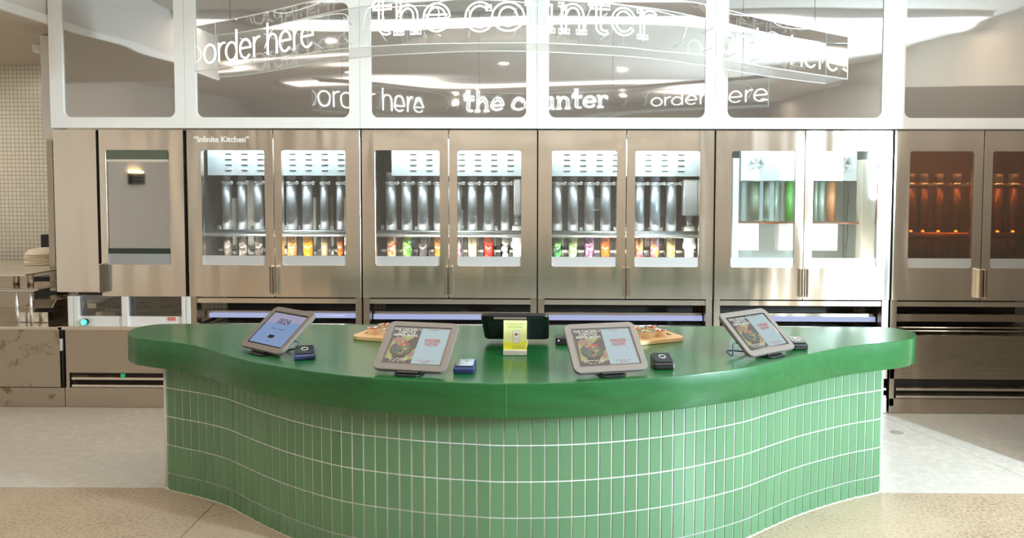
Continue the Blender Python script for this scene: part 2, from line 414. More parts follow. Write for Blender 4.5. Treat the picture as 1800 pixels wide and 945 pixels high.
# ------------------------------------------------------------------ menu boards
seams = [86, 324, 632, 944, 1258, 1572, 1880]
panes = [(110, 306), (344, 613), (652, 925), (965, 1240), (1280, 1552), (1592, 1858)]
ords = ['leftmost', 'second from the left', 'third from the left', 'fourth from the left', 'fifth from the left, over the fan grilles', 'rightmost']
bz0 = ZY(225.5, BRD); pz0 = ZY(206.5, BRD)
for i, (pa, pb_) in enumerate(panes):
    x0, x1 = XY(seams[i], BRD, 120)+.001, XY(seams[i+1], BRD, 120)-.001
    t_ = empty('menu_board', ((x0+x1)/2, BRD, bz0), 'white framed glossy overhead menu board, '+ords[i], 'menu board', 'overhead menu boards')
    MB().ringplate(rrect(x0, x1, bz0, HC-.002, .004, 8), rrect(XY(pa, BRD, 120), XY(pb_, BRD, 120), pz0, HC-.08, .05, 8), BRD, BRD+.05).build('frame', M_WHITE, t_, .0015)
    MB().box(XY(pa, BRD, 120)-.01, XY(pb_, BRD, 120)+.01, BRD+.012, BRD+.035, pz0-.01, HC-.07).build('screen', M_SCREEN, t_)
# white column behind the left end of the boards
cz = ZY(246, 5.45); MBc = MB().box(XY(72, 5.45, 130), XY(93, 5.45, 130), 5.45, 5.6, cz, 2.79)
tag(MBc.build('white_column', M_WHITE, None, .003), 'narrow white boxed column behind the left end of the menu boards', 'column')
# dome camera under the dropped ceiling
p = atY(70, 66, 5.9)
sc = empty('security_camera', (p.x, p.y, 2.80), 'small white dome security camera under the dropped ceiling beside the boards', 'security camera')
MB().lathe([(.045, 0), (.05, -.03), (.04, -.06)], (p.x, p.y, 2.80)).build('mount', M_WHITE, sc)
MB().box(p.x-.035, p.x+.035, p.y-.05, p.y+.03, p.z-.03, 2.742).build('housing', M_WHITE, sc, .01)
MB().sphere((p.x+.012, p.y-.035, p.z-.045), .03, 8).build('lens_dome', M_BLACK, sc)

# ------------------------------------------------------------------ steel cabinets
ZT, ZBOT = ZY(228.5, D), ZY(524, D)
WZ1, WZ0 = ZY(264.5, D), ZY(467.5, D)
GB = ZY(451, D)
def door(parent, x0, x1, wx0, wx1, handle, glass, sill=M_GREYP, hm=M_STEEL):
    d = MB().ringplate(rrect(x0, x1, ZBOT, ZT, .003, 6), rrect(wx0, wx1, WZ0, WZ1, .018, 6), D, D+.045).build('door', M_STEEL, parent, .0015)
    MB().box(wx0-.01, wx1+.01, D+.012, D+.018, WZ0-.01, WZ1+.01).build('glass', glass, d)
    MB().box(wx0-.005, wx1+.005, D+.008, D+.0115, WZ0-.005, GB).build('sill_band', sill, d)
    if handle:
        hx, s_ = handle; hz0, hz1 = ZY(520, D), ZY(468, D)
        pr = rrect(hx-.013, hx+.013, hz0, hz1, .012, 5); pi_ = rrect(hx-.009, hx+.009, hz0+.006, hz1-.006, .008, 5)
        h = MB().ringplate(pr, pi_, D-.038, D-.001); h.prism(pi_, D-.012, D-.002, 1, 'y')
        h.build('handle', [hm, M_STEEL2], d)
    return d
M_FROST = mat('grey_sill', (.50, .49, .48), .4)
units = {}
def cabinet(tagname, px0, split, px1, wins, label, liner, glass, hsides):
    x0, x1 = XY(px0, D), XY(px1, D)
    t_ = empty('cabinet', ((x0+x1)/2, D+.4, ZBOT), label, 'cabinet', 'steel glass-door cabinets')
    b = MB(); y0, y1 = D+.05, D+.80
    b.box(x0, x0+.02, y0, y1, ZBOT, ZT).box(x1-.02, x1, y0, y1, ZBOT, ZT).box(x0+.02, x1-.02, y0, y1, ZT-.03, ZT).box(x0+.02, x1-.02, y0, y1, ZBOT, ZBOT+.03).box(x0+.02, x1-.02, y1-.02, y1, ZBOT+.03, ZT-.03)
    b.build('body', M_STEELD, t_)
    l_ = MB(); e = .0215; l_.box(x0+e, x0+e+.004, y0+.01, y1-.03, ZBOT+.032, ZT-.032).box(x1-e-.004, x1-e, y0+.01, y1-.03, ZBOT+.032, ZT-.032).box(x0+.03, x1-.03, y1-.03, y1-.022, ZBOT+.032, ZT-.032)
    l_.box(x0+.03, x1-.03, y0+.01, y1-.04, ZY(470, D+.3)-.08, ZY(470, D+.3)-.06)
    l_.build('liner', liner, t_)
    MB().box(x0+.004, x1-.004, D+.046, D+.05, ZBOT+.01, ZT-.01).build('gasket', M_RUBBER, t_) if False else None
    if split:
        xs = XY(split, D)
        door(t_, x0, xs-.003, XY(wins[0][0], D), XY(wins[0][1], D), (xs-.018, 1) if hsides & 1 else None, glass, M_FROST)
        door(t_, xs+.003, x1, XY(wins[1][0], D), XY(wins[1][1], D), (xs+.018, -1) if hsides & 2 else None, glass, M_FROST)
    units[tagname] = (t_, x0, x1)
    return t_
# end panel and single mirrored-glass cabinet at the left
x0, x1 = XY(97, D), XY(172, D)
tag(MB().box(x0, x1, D, D+.75, ZY(517, D), ZT).build('end_panel', M_STEEL, None, .002), 'tall plain brushed steel end panel left of the cabinets', 'panel')
x0, x1 = XY(177, D), XY(324.5, D)
ca_ = empty('cabinet', ((x0+x1)/2, D+.4, ZBOT), 'steel cabinet with one mirrored dark glass door, leftmost of the row', 'cabinet', 'steel glass-door cabinets')
MB().box(x0, x1, D+.05, D+.8, ZBOT, ZT).build('body', M_STEELD, ca_)
dA = MB().ringplate(rrect(x0, x1, ZBOT, ZT, .003, 6), rrect(XY(189, D), XY(299, D), WZ0, WZ1, .018, 6), D, D+.045).build('door', M_STEEL, ca_, .0015)
MB().box(XY(188, D), XY(300, D), D+.012, D+.018, WZ0-.01, WZ1+.01).build('glass', M_GLASSM, dA)
MB().box(XY(188, D), XY(300, D), D+.008, D+.0115, WZ0-.005, ZY(449, D)).build('sill_band', mat('grey_sill_dark', (.30, .30, .30), .4), dA)
_wa, _wb = XY(189.5, D), XY(298.5, D)
MB().box(_wa, _wb, D+.009, D+.0115, ZY(281, D), WZ1-.002).build('top_band', mat('dark_green_band', (.10, .12, .09), .2), dA)  # dark green strip across the top of the glass, cream line below
MB().box(_wa, _wb, D+.008, D+.0115, ZY(285.5, D), ZY(281.5, D)).build('top_line', mat('cream_line', (.62, .56, .45), .4), dA)
MB().box(_wa, _wb, D+.009, D+.0115, ZY(448.5, D), ZY(439, D)).build('reflected_band', mat('dark_green_reflection', (.02, .035, .025), .2), dA)  # reflection of dark green room panels put into a coloured strip
hz0, hz1 = ZY(516, D), ZY(466, D); hx = XY(184, D)
MB().prism(rrect(hx-.022, hx+.02, hz0, hz1, .014, 5), D-.036, D-.001, 0, 'y').build('handle', M_STEELD, dA)
MB().prism(rrect(hx-.034, hx-.0225, hz0, hz1, .004, 3), D-.04, D-.001, 0, 'y').build('handle_cap', M_STEEL, dA)

cabinet('B', 331, 482, 634, [(355, 466), (496, 608)], 'two-door steel glass cabinet with lettering on its top left corner', M_INT, M_GLASS, 3)
cabinet('C', 637, 789, 943.5, [(660, 773), (804, 916)], 'two-door steel glass cabinet holding the jar of red food and white balls', M_INT, M_GLASS, 3)
cabinet('D', 946, 1100.5, 1254, [(970, 1084), (1116, 1229)], 'two-door steel glass cabinet with jars of green, purple and orange food', M_INT, M_GLASS, 3)
cabinet('E', 1257, 1413, 1566, [(1285, 1397), (1428, 1542)], 'two-door steel glass cabinet with round fan grilles and pale panels inside', mat('pale_liner', (.42, .46, .42), .4), M_GLASS, 3)
cabinet('F', 1570, 1726, 1880, [(1597, 1709), (1742, 1856)], 'two-door steel cabinet glowing amber inside, rightmost of the row', M_INTB, M_GLASSR, 3)
# black fillers in the gaps between units
for a, b_, l in ((173, 177, 'between the end panel and the mirrored cabinet'), (325.2, 330.6, 'beside the mirrored glass cabinet'), (634.3, 636.8, 'left of the cabinet with the red food jar'), (943.8, 945.8, 'at the middle of the cabinet row'), (1254.3, 1256.8, 'left of the fan grille cabinet'), (1566.3, 1569.8, 'left of the amber cabinet')):
    tag(MB().box(XY(a, D), XY(b_, D), D+.03, D+.7, ZBOT, ZT-.005).build('black_gap_strip', M_RUBBER), 'thin black vertical gap strip '+l, 'gap strip', 'gap strips between cabinets')
# lettering on the second cabinet
lt = MB(); Mx = Matrix.Translation((XY(389, D, 246), D-.001, ZY(246, D))) @ Matrix.Rotation(PI/2, 4, 'X')
add_text(lt, '\u201cInfinite Kitchen\u201d', .058, Mx, 0, depth=.0008, sx=1.0, offset=.0012)
lt.build('lettering', mat('white_vinyl', (.9, .88, .85), .5), units['B'][0])

# interior fittings: louvre panels, rails, tubes, jars
def louvre(u, y, side0=.04):
    t_, x0, x1 = units[u]; zt, zb = ZT-.04, ZY(309, y)
    xa, xb = x0+side0, x1-.04
    o = MB(); o.box(xa, xb, y, y+.02, zb, zt).box(xa, xb, y+.02, y+.14, zb, zb+.01)
    o.build('louvre_panel', M_LOUV, t_)
    q = MB(); sp = .122; n = int((xb-xa-.1)/sp); off = (xb-xa-(n-1)*sp)/2
    for i in range(n):
        for r in range(4):
            cx = xa+off+i*sp; cz_ = ZY(269+9.6*r, y)
            pts = []
            q.add([(cx-.028, y-.0005, cz_), (cx+.028, y-.0005, cz_), (cx+.022, y-.009, cz_-.004), (cx-.022, y-.009, cz_-.004), (cx-.028, y-.0005, cz_-.012), (cx+.028, y-.0005, cz_-.012)], [(0, 1, 2, 3), (3, 2, 5, 4), (0, 3, 4), (1, 5, 2)], 1)
            q.box(cx-.022, cx+.022, y-.004, y-.0006, cz_-.015, cz_-.0105, 0)
    q.build('louvres', [M_DARK, M_LOUV], t_)
for u in 'BCD': louvre(u, D+.205, {'B': .05, 'C': .17, 'D': .05}[u])
def rail(u, m=M_CHROME, z=None):
    t_, x0, x1 = units[u]; z = z or ZY(411, D+.16); y = D+.16
    o = MB().cyl((x0+.03, y, z), (x1-.03, y, z), .027, 20, 0)
    o.build('rail', m, t_)
    each([(xx-.01, xx+.01, y-.035, y+.035, z-.035, z+.035) for xx in (x0+.035, x1-.035)], 'rail_bracket', M_STEELD, t_)
for u in 'BCD': rail(u)
rail('F', mat('bronze_rail', (.35, .12, .05), .3, 1))
FOODS = {
 'tan': ('tan crumbly', [(.75, .40, .15), (.60, .28, .08), (.85, .55, .28)], 90),
 'yellow': ('bright yellow', [(.90, .48, .02), (.75, .33, .01), (.95, .62, .08)], 70),
 'beige': ('pale beige', [(.62, .46, .27), (.50, .35, .18), (.72, .58, .38)], 110),
 'rust': ('rust orange', [(.62, .16, .01), (.45, .09, .01), (.75, .25, .03)], 100),
 'chick': ('cream and red', [(.80, .60, .33), (.62, .14, .05), (.85, .70, .45), (.70, .45, .2)], 45),
 'green': ('fresh green', [(.16, .45, .04), (.35, .62, .12), (.08, .30, .03), (.6, .75, .3)], 60),
 'char': ('grey brown', [(.14, .11, .10), (.20, .16, .15), (.09, .07, .07)], 130),
 'amber': ('amber orange', [(.75, .33, .05), (.62, .25, .04)], 100),
 'pink': ('pink and white', [(.75, .55, .6), (.5, .12, .25), (.85, .8, .75)], 60),
 'cream': ('cream coloured', [(.85, .72, .48), (.75, .60, .36), (.9, .82, .62)], 80),
 'red': ('bright red chunky', [(.80, .05, .02), (.65, .02, .01), (.85, .12, .05)], 35),
 'leaf': ('dark green leafy', [(.02, .25, .06), (.05, .42, .10), (.01, .12, .03), (.35, .6, .25)], 45),
 'palegr': ('pale green and white', [(.62, .62, .38), (.35, .45, .18), (.8, .78, .6)], 55),
 'purple': ('purple shredded', [(.38, .12, .26), (.55, .25, .40), (.25, .06, .18), (.7, .5, .6)], 60),
 'carrot': ('vivid orange shredded', [(.90, .22, .005), (.80, .15, .005), (.95, .32, .02)], 60),
 'mixo': ('orange and purple mixed', [(.85, .25, .02), (.30, .12, .2), (.9, .4, .05), (.5, .3, .3)], 55),
 'mixp': ('purple, orange and green mixed', [(.45, .18, .3), (.8, .3, .08), (.25, .4, .1), (.65, .45, .5)], 55),
 'straw': ('straw coloured', [(.65, .45, .2), (.55, .36, .14), (.75, .55, .3)], 90)}
FM = {k: mottled('food_'+k, v_[1], v_[2]) for k, v_ in FOODS.items()}
M_JAR = glassy('jar_glass', (.96, .97, .97), .04)
YT = D+.27
zc, zj1, zj0 = ZY(323, YT), ZY(404, YT), ZY(456, YT)
shelfz = None
def tube(px, wpx, food, label, tubem=M_TUBE, clamp=True):
    x = XY(px, YT); r = wpx/2/F*YT
    t_ = empty('dispenser_tube', (x, YT, zj0), label, 'dispenser tube', 'food dispenser tubes in the cabinets')
    MB().lathe([(r, zj1), (r, zc-.008)], (x, YT, 0), 24).build('steel_tube', tubem, t_)
    if clamp:
        c = MB().lathe([(r+.001, zc-.008), (r+.007, zc-.006), (r+.007, zc+.012), (r+.001, zc+.014)], (x, YT, 0), 24)
        c.box(x+r*.2, x+r+.022, YT-r-.016, YT-r-.004, zc-.006, zc+.012).tube([(x+r+.02, YT-r-.012, zc+.004+.012*math.sin(a)) if False else (x+r+.02+.011*math.cos(a), YT-r-.012, zc+.003+.011*math.sin(a)) for a in [k*PI/4 for k in range(8)]], .0035, 6, 0, True)
        c.build('clamp_ring', M_CHROME, t_)
        MB().lathe([(r*.82, zc+.016), (r*.9, zc+.05), (r*.9, zc+.085)], (x, YT, 0), 20).build('neck', mat('violet_neck', (.12, .12, .15), .4) if not bpy.data.materials.get('violet_neck') else bpy.data.materials['violet_neck'], t_)
    j = MB(); n = 24
    j.lathe([(r*1.0, zj0), (r*1.0, zj1-.001)], (x, YT, 0), 24); j.build('jar', M_JAR, t_)
    if food == 'balls':
        for k in range(4):
            rr = r*.80; z_ = zj0+.006+rr+k*rr*1.92
            tag(MB().sphere((x+(-1)**k*.004, YT, z_), rr, 9).build('white_ball', bpy.data.materials.get('white_food') or mat('white_food', (.85, .82, .75), .35)), 'round white food ball in the jar right of the red food', 'food', 'white food balls in a jar')
    elif food:
        f = MB(); prof = []
        for k in range(13):
            z_ = zj0+.004+(zj1-.012-zj0)*k/12; prof.append((r*(.90+.035*math.sin(k*2.1+px)), z_))
        o = f.lathe(prof, (x, YT, 0), 22).build('food_filling', FM[food])
        for v_ in o.data.vertices: v_.co.x += random.uniform(-1, 1)*.0012; v_.co.y += random.uniform(-1, 1)*.0012
        tag(o, FOODS[food][0]+' food in jar '+label.split(' tube ', 1)[1].lstrip(), 'food', None, 'stuff')
def wl_(u, side): return {'B': 'the lettered cabinet', 'C': 'the red food cabinet', 'D': 'the purple food cabinet', 'F': 'the amber cabinet'}[u]
OR = ['first', 'second', 'third', 'fourth']
def tubes(u, side, lst, m=M_TUBE):
    for i, (px, w_, fd) in enumerate(lst):
        tube(px, w_, fd, 'grey dispenser tube %s from left, %s window of %s' % (OR[i], side, wl_(u, side)), m)
M_BRN = mat('clear_brown_mix', (.28, .20, .15), .4)
FM['brown'] = mottled('food_brown', [(.22, .16, .13), (.5, .42, .38), (.12, .09, .08)], 40); FOODS['brown'] = ('greyish brown', None, None)
tubes('B', 'left', [(400, 16, 'brown'), (427, 16, 'brown'), (455, 16, 'brown')])
tubes('B', 'right', [(513.5, 19, 'tan'), (541.5, 19, 'yellow'), (570.5, 13.5, 'beige'), (598.5, 13, 'rust')])
tubes('C', 'left', [(688, 18.5, 'chick'), (715.5, 18.5, 'green'), (743.5, 18.5, 'char'), (771, 17, 'amber')])
tubes('C', 'right', [(803, 17, 'pink'), (830.5, 17, 'cream'), (859, 18, 'red'), (887.5, 15, 'balls')])
tubes('D', 'left', [(979.5, 17, 'leaf'), (1007, 18, 'palegr'), (1036, 18, 'purple'), (1064, 18, 'carrot')])
tubes('D', 'right', [(1124, 16, 'mixo'), (1151, 18, 'mixp'), (1179.5, 18, 'straw')])
M_TBR = mat('bronze_tube', (.22, .10, .06), .4, .5)
FM['ember'] = mottled('food_ember', [(.25, .05, .015), (.35, .09, .02)], 60); FOODS['ember'] = ('dark red brown', None, None)
tubes('F', 'left', [(1598, 17, 'ember'), (1621, 17, 'ember'), (1648, 17, 'ember'), (1679, 17, 'ember')], M_TBR)
tubes('F', 'right', [(1752, 17, 'ember'), (1779, 17, 'ember')], M_TBR)

# things seen between the tubes: posts, dark motor boxes, cables
for u in 'BCD':
    t_, a, b_ = units[u]; rr_ = random.Random(ord(u)); yb = D+.46
    for k in range(9):
        x = a+.08+(b_-a-.16)*(k+.3+.5*rr_.random())/9; w_ = rr_.uniform(.008, .03)
        MB().box(x-w_, x+w_, yb, yb+.04, ZY(449, yb), ZY(rr_.choice((318, 330, 345, 398)), yb)).build('inner_post', rr_.choice((M_STEEL2, M_STEELD, M_BLACK, M_PVC, M_STEELD)), t_, .003)
    for k in range(4):
        x = a+.12+(b_-a-.24)*(k+rr_.random()*.8)/4; z_ = ZY(rr_.uniform(335, 372), yb)
        MB().box(x-.05, x+.05, yb-.03, yb-.001, z_-.05, z_+.05).build('motor_box', rr_.choice((M_BLACK, M_STEELD)), t_, .004)
    for k in range(14):
        x = a+.06+(b_-a-.12)*k/13
        MB().box(x-.014, x+.014, D+.35, D+.37, ZY(404, D+.35), ZY(396+rr_.random()*3, D+.35)).build('clip', M_CHROME, t_, .003)
    for k in range(3):
        x = a+.12+(b_-a-.24)*(k+rr_.random())/3
        MB().tube(catmull([(x, yb-.05, ZY(418, yb)), (x+.035, yb-.06, ZY(426, yb)), (x+.02, yb-.06, ZY(440, yb)), (x+.05, yb-.05, ZY(452, yb))], 6), .004, 6).build('wire', M_BLACK if k else mat('blue_wire', (.1, .15, .5), .5), t_)
    MB().box(a+.05, b_-.05, yb-.1, yb-.08, ZY(441, yb), ZY(437, yb)).build('jar_shelf_edge', M_STEELD, t_)
_, a, b_ = units['B']
MB().box(XY(356, D+.05), XY(359, D+.05), D+.051, D+.06, ZY(450, D+.05), ZY(284, D+.05)).build('blue_edge', mat('blue_edge_film', (.05, .28, .65), .3), units['B'][0])

# white pipe assemblies in cabinets C and D
def pipe(px, w_, label):
    x = XY(px, YT); z1, z2 = ZY(315, YT), ZY(378, YT)
    t_ = empty('pipe_assembly', (x, YT, zj0), label, 'pipe fitting', 'cream pipe assemblies'); hw = w_/2/F*YT
    MB().box(x-hw, x+hw, YT-.05, YT+.05, z2, z1).build('cover_box', M_ALU, t_, .012)
    s_ = MB()
    for k in range(6): s_.lathe([(.026, z2-.012-.012*k), (.033, z2-.008-.012*k), (.026, z2-.004-.012*k)], (x, YT, 0), 18)
    s_.build('spring', M_CHROME, t_)
    f = MB(); zf = z2-.08
    f.lathe([(.036, zj0), (.036, zj0+.085), (.05, zj0+.09), (.052, zj0+.13), (.044, zj0+.14), (.044, zf-.03), (.040, zf)], (x, YT, 0), 20)
    f.build('pipe', M_PVC, t_)
pipe(1212, 26, 'white boxed pipe fitting at the right end of the cabinet with purple food')
pipe(910, 13, 'white boxed pipe fitting at the right end of the cabinet with red food')
# cabinet E: fan panels, columns, boxes
tE, ex0, ex1 = units['E']; yE = D+.30
each([(XY(1301, yE), XY(1404, yE), yE, yE+.05, ZY(316, yE), ZT-.04), (XY(1424, yE), XY(1504, yE), yE, yE+.05, ZY(316, yE), ZT-.04)], 'fan_panel', M_LOUV, tE)
for cx in (1327, 1480):
    c = Vector((XY(cx, yE), yE-.001, ZY(287.5, yE))); g = MB()
    for r_ in (.016, .028, .040, .052, .060): g.tube([c+Vector((r_*math.cos(a), -.004, r_*math.sin(a))) for a in [k*PI/12 for k in range(24)]], .0022, 5, 0, True)
    for a in (PI/4, 3*PI/4): g.tube([c+Vector((.06*math.cos(a), -.004, .06*math.sin(a))), c-Vector((.06*math.cos(a), .004, .06*math.sin(a)))], .0022, 5)
    for k in range(4):
        a = PI/4+k*PI/2; g.sphere(c+Vector((.068*math.cos(a), -.003, .068*math.sin(a))), .006, 5)
    g.build('fan_grille', M_CHROME, tE)
    bl = MB()
    for k in range(5):
        a = k*2*PI/5; bl.add([c+Vector((0, -.0008, 0)), c+Vector((.05*math.cos(a), -.002, .05*math.sin(a))), c+Vector((.05*math.cos(a+.8), -.0008, .05*math.sin(a+.8)))], [(0, 1, 2)])
    bl.build('fan_blades', M_STEELD, tE, 0, None, False)
q = MB(); q.box(XY(1287, D+.2), XY(1298, D+.2), D+.2, D+.26, ZY(452, D+.2), ZY(277, D+.2)); q.build('white_column', M_ALU, tE, .004)
q = MB(); q.box(XY(1514, D+.2), XY(1541, D+.2), D+.2, D+.3, ZY(456, D+.2), ZY(279, D+.2)); q.build('beige_column', mat('beige_panel', (.60, .54, .44), .45), tE, .004)
each([(XY(a, D+.22), XY(b_, D+.22), D+.22, D+.32, ZY(438, D+.22), ZY(391, D+.22)) for a, b_ in ((1296, 1334), (1369, 1398), (1424, 1473))], 'control_box', M_ALU, tE, .004)
M_PGT = mat('pale_green_tube', (.5, .62, .5), .4, .3)
for a, b_ in ((1317, 1334), (1341, 1352), (1360, 1366), (1430, 1436), (1438, 1448)): MB().cyl((XY((a+b_)/2, D+.42), D+.42, ZY(390, D+.42)), (XY((a+b_)/2, D+.42), D+.42, ZY(318, D+.42)), (b_-a)/2/F*(D+.42)).build('inner_tube', M_PGT, tE)
q = MB(); q.cyl((XY(1386, D+.4), D+.4, ZY(390, D+.4)), (XY(1386, D+.4), D+.4, ZY(318, D+.4)), .032); q.build('green_tube', mat('green_tube_m', (.12, .42, .08), .4), tE)
q = MB(); q.cyl((XY(1460, D+.4), D+.4, ZY(390, D+.4)), (XY(1460, D+.4), D+.4, ZY(318, D+.4)), .034); q.build('orange_tube', mat('orange_tube_m', (.72, .30, .12), .4), tE)
q = MB(); q.box(ex0+.05, ex1-.05, D+.24, D+.36, ZY(392, D+.24), ZY(388.5, D+.24)); q.build('inner_shelf', mat('rust_shelf', (.28, .09, .04), .5), tE)
q = MB().tube(catmull([(XY(1490, D+.3), D+.3, ZY(z_, D+.3)) if k % 2 else (XY(1488, D+.3), D+.3, ZY(z_, D+.3)) for k, z_ in enumerate((316, 345, 380, 410, 430, 452))], 5), .004, 6); q.build('hanging_wire', M_BLACK, tE)
# cabinet lamps (real lamps inside the lit cabinets)
for u, colr, pw in (('B', (.86, .94, 1), 1), ('C', (.86, .94, 1), 1.2), ('D', (.86, .94, 1), 1.2), ('E', (.88, .97, 1), .8)):
    _, a, b_ = units[u]
    t_ = units[u][0]
    MB().box(a+.05, b_-.05, D+.07, D+.10, ZT-.06, ZT-.035).build('lamp_bar', M_ALU, t_)
    area('cabinet_lamp', ((a+b_)/2, D+.10, ZT-.065), (0, .55, -1), b_-a-.14, .04, CABINET_W*pw, colr)
    area('cabinet_sill_lamp', ((a+b_)/2, D+.06, ZY(462, D+.06)), (0, 1, .75), b_-a-.14, .03, CABINET_W*pw*1.3, (1, .96, .9))
_, a, b_ = units['F']; zF = ZY(408, D+.35)
for px in (1600, 1621, 1648, 1679, 1752, 1779):
    x = XY(px, YT-.07)
    o = MB().sphere((x, D+.19, ZY(404, D+.19)+.0), .011, 7); o.build('heat_lamp', M_AMBER, units['F'][0])
area('cabinet_lamp', ((a+b_)/2, D+.12, ZT-.065), (0, .5, -1), b_-a-.14, .04, 3.5, (1, .55, .25))

# ------------------------------------------------------------------ base units under the cabinets
def base_unit(px0, px1, label, slots=True):
    x0, x1 = XY(px0, D), XY(px1, D); zz = lambda y_: ZY(y_, D)
    t_ = empty('base_unit', ((x0+x1)/2, D, 0), label, 'base unit', 'steel base units under the cabinets')
    b = MB(); b.box(x0, x1, D, D+.04, zz(661), zz(585))
    b.box(x0, x0+.035, D, D+.7, zz(661)-.2, zz(585))
    b.box(x0+.036, x1, D+.04, D+.7, zz(592), zz(586)); b.build('front_panel', M_STEEL2, t_, .002)
    s_ = MB(); s_.box(x0+.036, x1, D+.045, D+.05, zz(695), zz(661)); s_.build('slot_backing', M_DARK, t_)
    for y_ in (676, 689): MB().add([(x0+.05, D, zz(y_+5)), (x1-.005, D, zz(y_+5)), (x1-.005, D, zz(y_+1)), (x0+.05, D, zz(y_+1)), (x1-.005, D+.03, zz(y_-2)), (x0+.05, D+.03, zz(y_-2))], [(0, 1, 2, 3), (3, 2, 4, 5)]).build('louvre_bar', M_STEEL, t_, 0, None, False)
    MB().box(x0, x1, D, D+.6, 0.002, zz(695)).build('kick_panel', M_STEEL2, t_, .002)
    s_ = MB(); s_.box(x0+.04, x1-.04, D+.02, D+.05, zz(535.5), zz(527)).build('upper_trim', M_STEEL, t_)
    each([(x0, x0+.045, D+.01, D+.08, zz(585), ZBOT-.001), (x1-.045, x1, D+.01, D+.08, zz(585), ZBOT-.001)], 'post', M_STEEL2, t_)
    s_ = MB(); s_.box(x0+.045, x1-.045, D+.5, D+.52, zz(592), ZBOT-.001); s_.build('recess_back', M_DARK, t_)
    s_ = MB(); s_.box(x0+.05, x1-.05, D+.12, D+.16, zz(566), zz(553)); s_.build('conveyor_rail', M_STEEL2, t_)
    for y_ in (574, 580): MB().cyl((x0+.05, D+.06, zz(y_)), (x1-.05, D+.06, zz(y_)), .006, 8).build('thin_rail', M_STEEL, t_)
    return t_, x0, x1
for i, (a, b_, l) in enumerate([(331, 634, 'steel base unit with a blue lit slot behind the left tablet'), (637, 943.5, 'steel base unit with a blue lit slot left of the rear black tablet'), (946, 1254, 'steel base unit with a blue lit slot right of the rear black tablet'), (1257, 1566, 'steel base unit with a blue lit slot behind the right tablet'), (1570, 1880, 'steel base unit with vent slots and kick panel, rightmost')]):
    t_, x0, x1 = base_unit(a, b_, l)
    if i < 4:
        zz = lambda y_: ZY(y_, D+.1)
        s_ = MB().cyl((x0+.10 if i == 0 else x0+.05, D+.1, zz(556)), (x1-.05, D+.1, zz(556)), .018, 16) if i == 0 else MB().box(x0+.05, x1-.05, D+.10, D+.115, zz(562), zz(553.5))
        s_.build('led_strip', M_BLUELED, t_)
# left base unit with glazed machinery bay
zz = lambda y_: ZY(y_, D)
x0, x1 = XY(107, D), XY(330, D)
t_ = empty('base_unit', ((x0+x1)/2, D, 0), 'steel base unit with vent slots left of the green counter, under the glazed bay', 'base unit', 'steel base units under the cabinets')
MB().box(x0+.01, x1, D, D+.04, zz(660), zz(583)).build('front_panel', M_STEEL2, t_, .002)
MB().box(x0-.03, x1, D-.02, D+.6, zz(583), zz(577)).build('ledge', M_STEEL, t_, .002)
MB().box(x0+.036, x1, D+.045, D+.05, zz(686), zz(660)).build('slot_backing', M_DARK, t_)
for y_ in (667, 680): MB().add([(x0+.05, D, zz(y_+5)), (x1-.005, D, zz(y_+5)), (x1-.005, D, zz(y_+1)), (x0+.05, D, zz(y_+1)), (x1-.005, D+.03, zz(y_-2)), (x0+.05, D+.03, zz(y_-2))], [(0, 1, 2, 3), (3, 2, 4, 5)]).build('louvre_bar', M_STEEL, t_, 0, None, False)
MB().box(x0, x1, D, D+.6, .002, zz(686)).build('kick_panel', M_STEEL2, t_, .002)
MB().box(x0+.01, x0+.035, D, D+.04, zz(686), zz(660)).build('slot_stile', M_STEEL2, t_)
s_ = MB(); s_.box(XY(206, D), XY(214, D), D-.002, D-.0005, zz(669), zz(661)); s_.build('green_sticker', emis('green_glow_patch_m', (.02, .55, .2), .35), t_)  # small green patch, its glow put into the material
each([(XY(a, D), XY(b_, D), D+.0, D+.05, zz(577), ZBOT-.001) for a, b_ in ((115, 124), (125, 134), (210, 221), (316, 323), (324, 331))], 'post', M_ALU, t_, .003)
s_ = MB(); s_.box(XY(134, D), XY(316, D), D+.02, D+.04, zz(577), zz(560)); s_.build('lower_rail', M_ALU, t_)
s_ = MB(); s_.box(XY(134.5, D), XY(315.5, D), D+.021, D+.025, zz(560), zz(523)); s_.build('glazing', M_GLASS, t_)
each([(XY(134, D), XY(139, D), D+.06, D+.07, zz(560), zz(523)), (XY(222, D), XY(227, D), D+.06, D+.07, zz(560), zz(523))], 'blue_edge', mat('blue_film', (.04, .09, .32), .4), t_)
s_ = MB(); s_.box(XY(135, D+.5), XY(316, D+.5), D+.5, D+.52, zz(585), ZBOT-.002); s_.build('bay_back', mat('bay_brown', (.10, .07, .05), .5), t_)
s_ = MB(); s_.box(XY(290, D), XY(303, D), D+.012, D+.0195, zz(567), zz(561)); s_.build('red_label', mat('red_label_m', (.6, .16, .13), .5), t_)
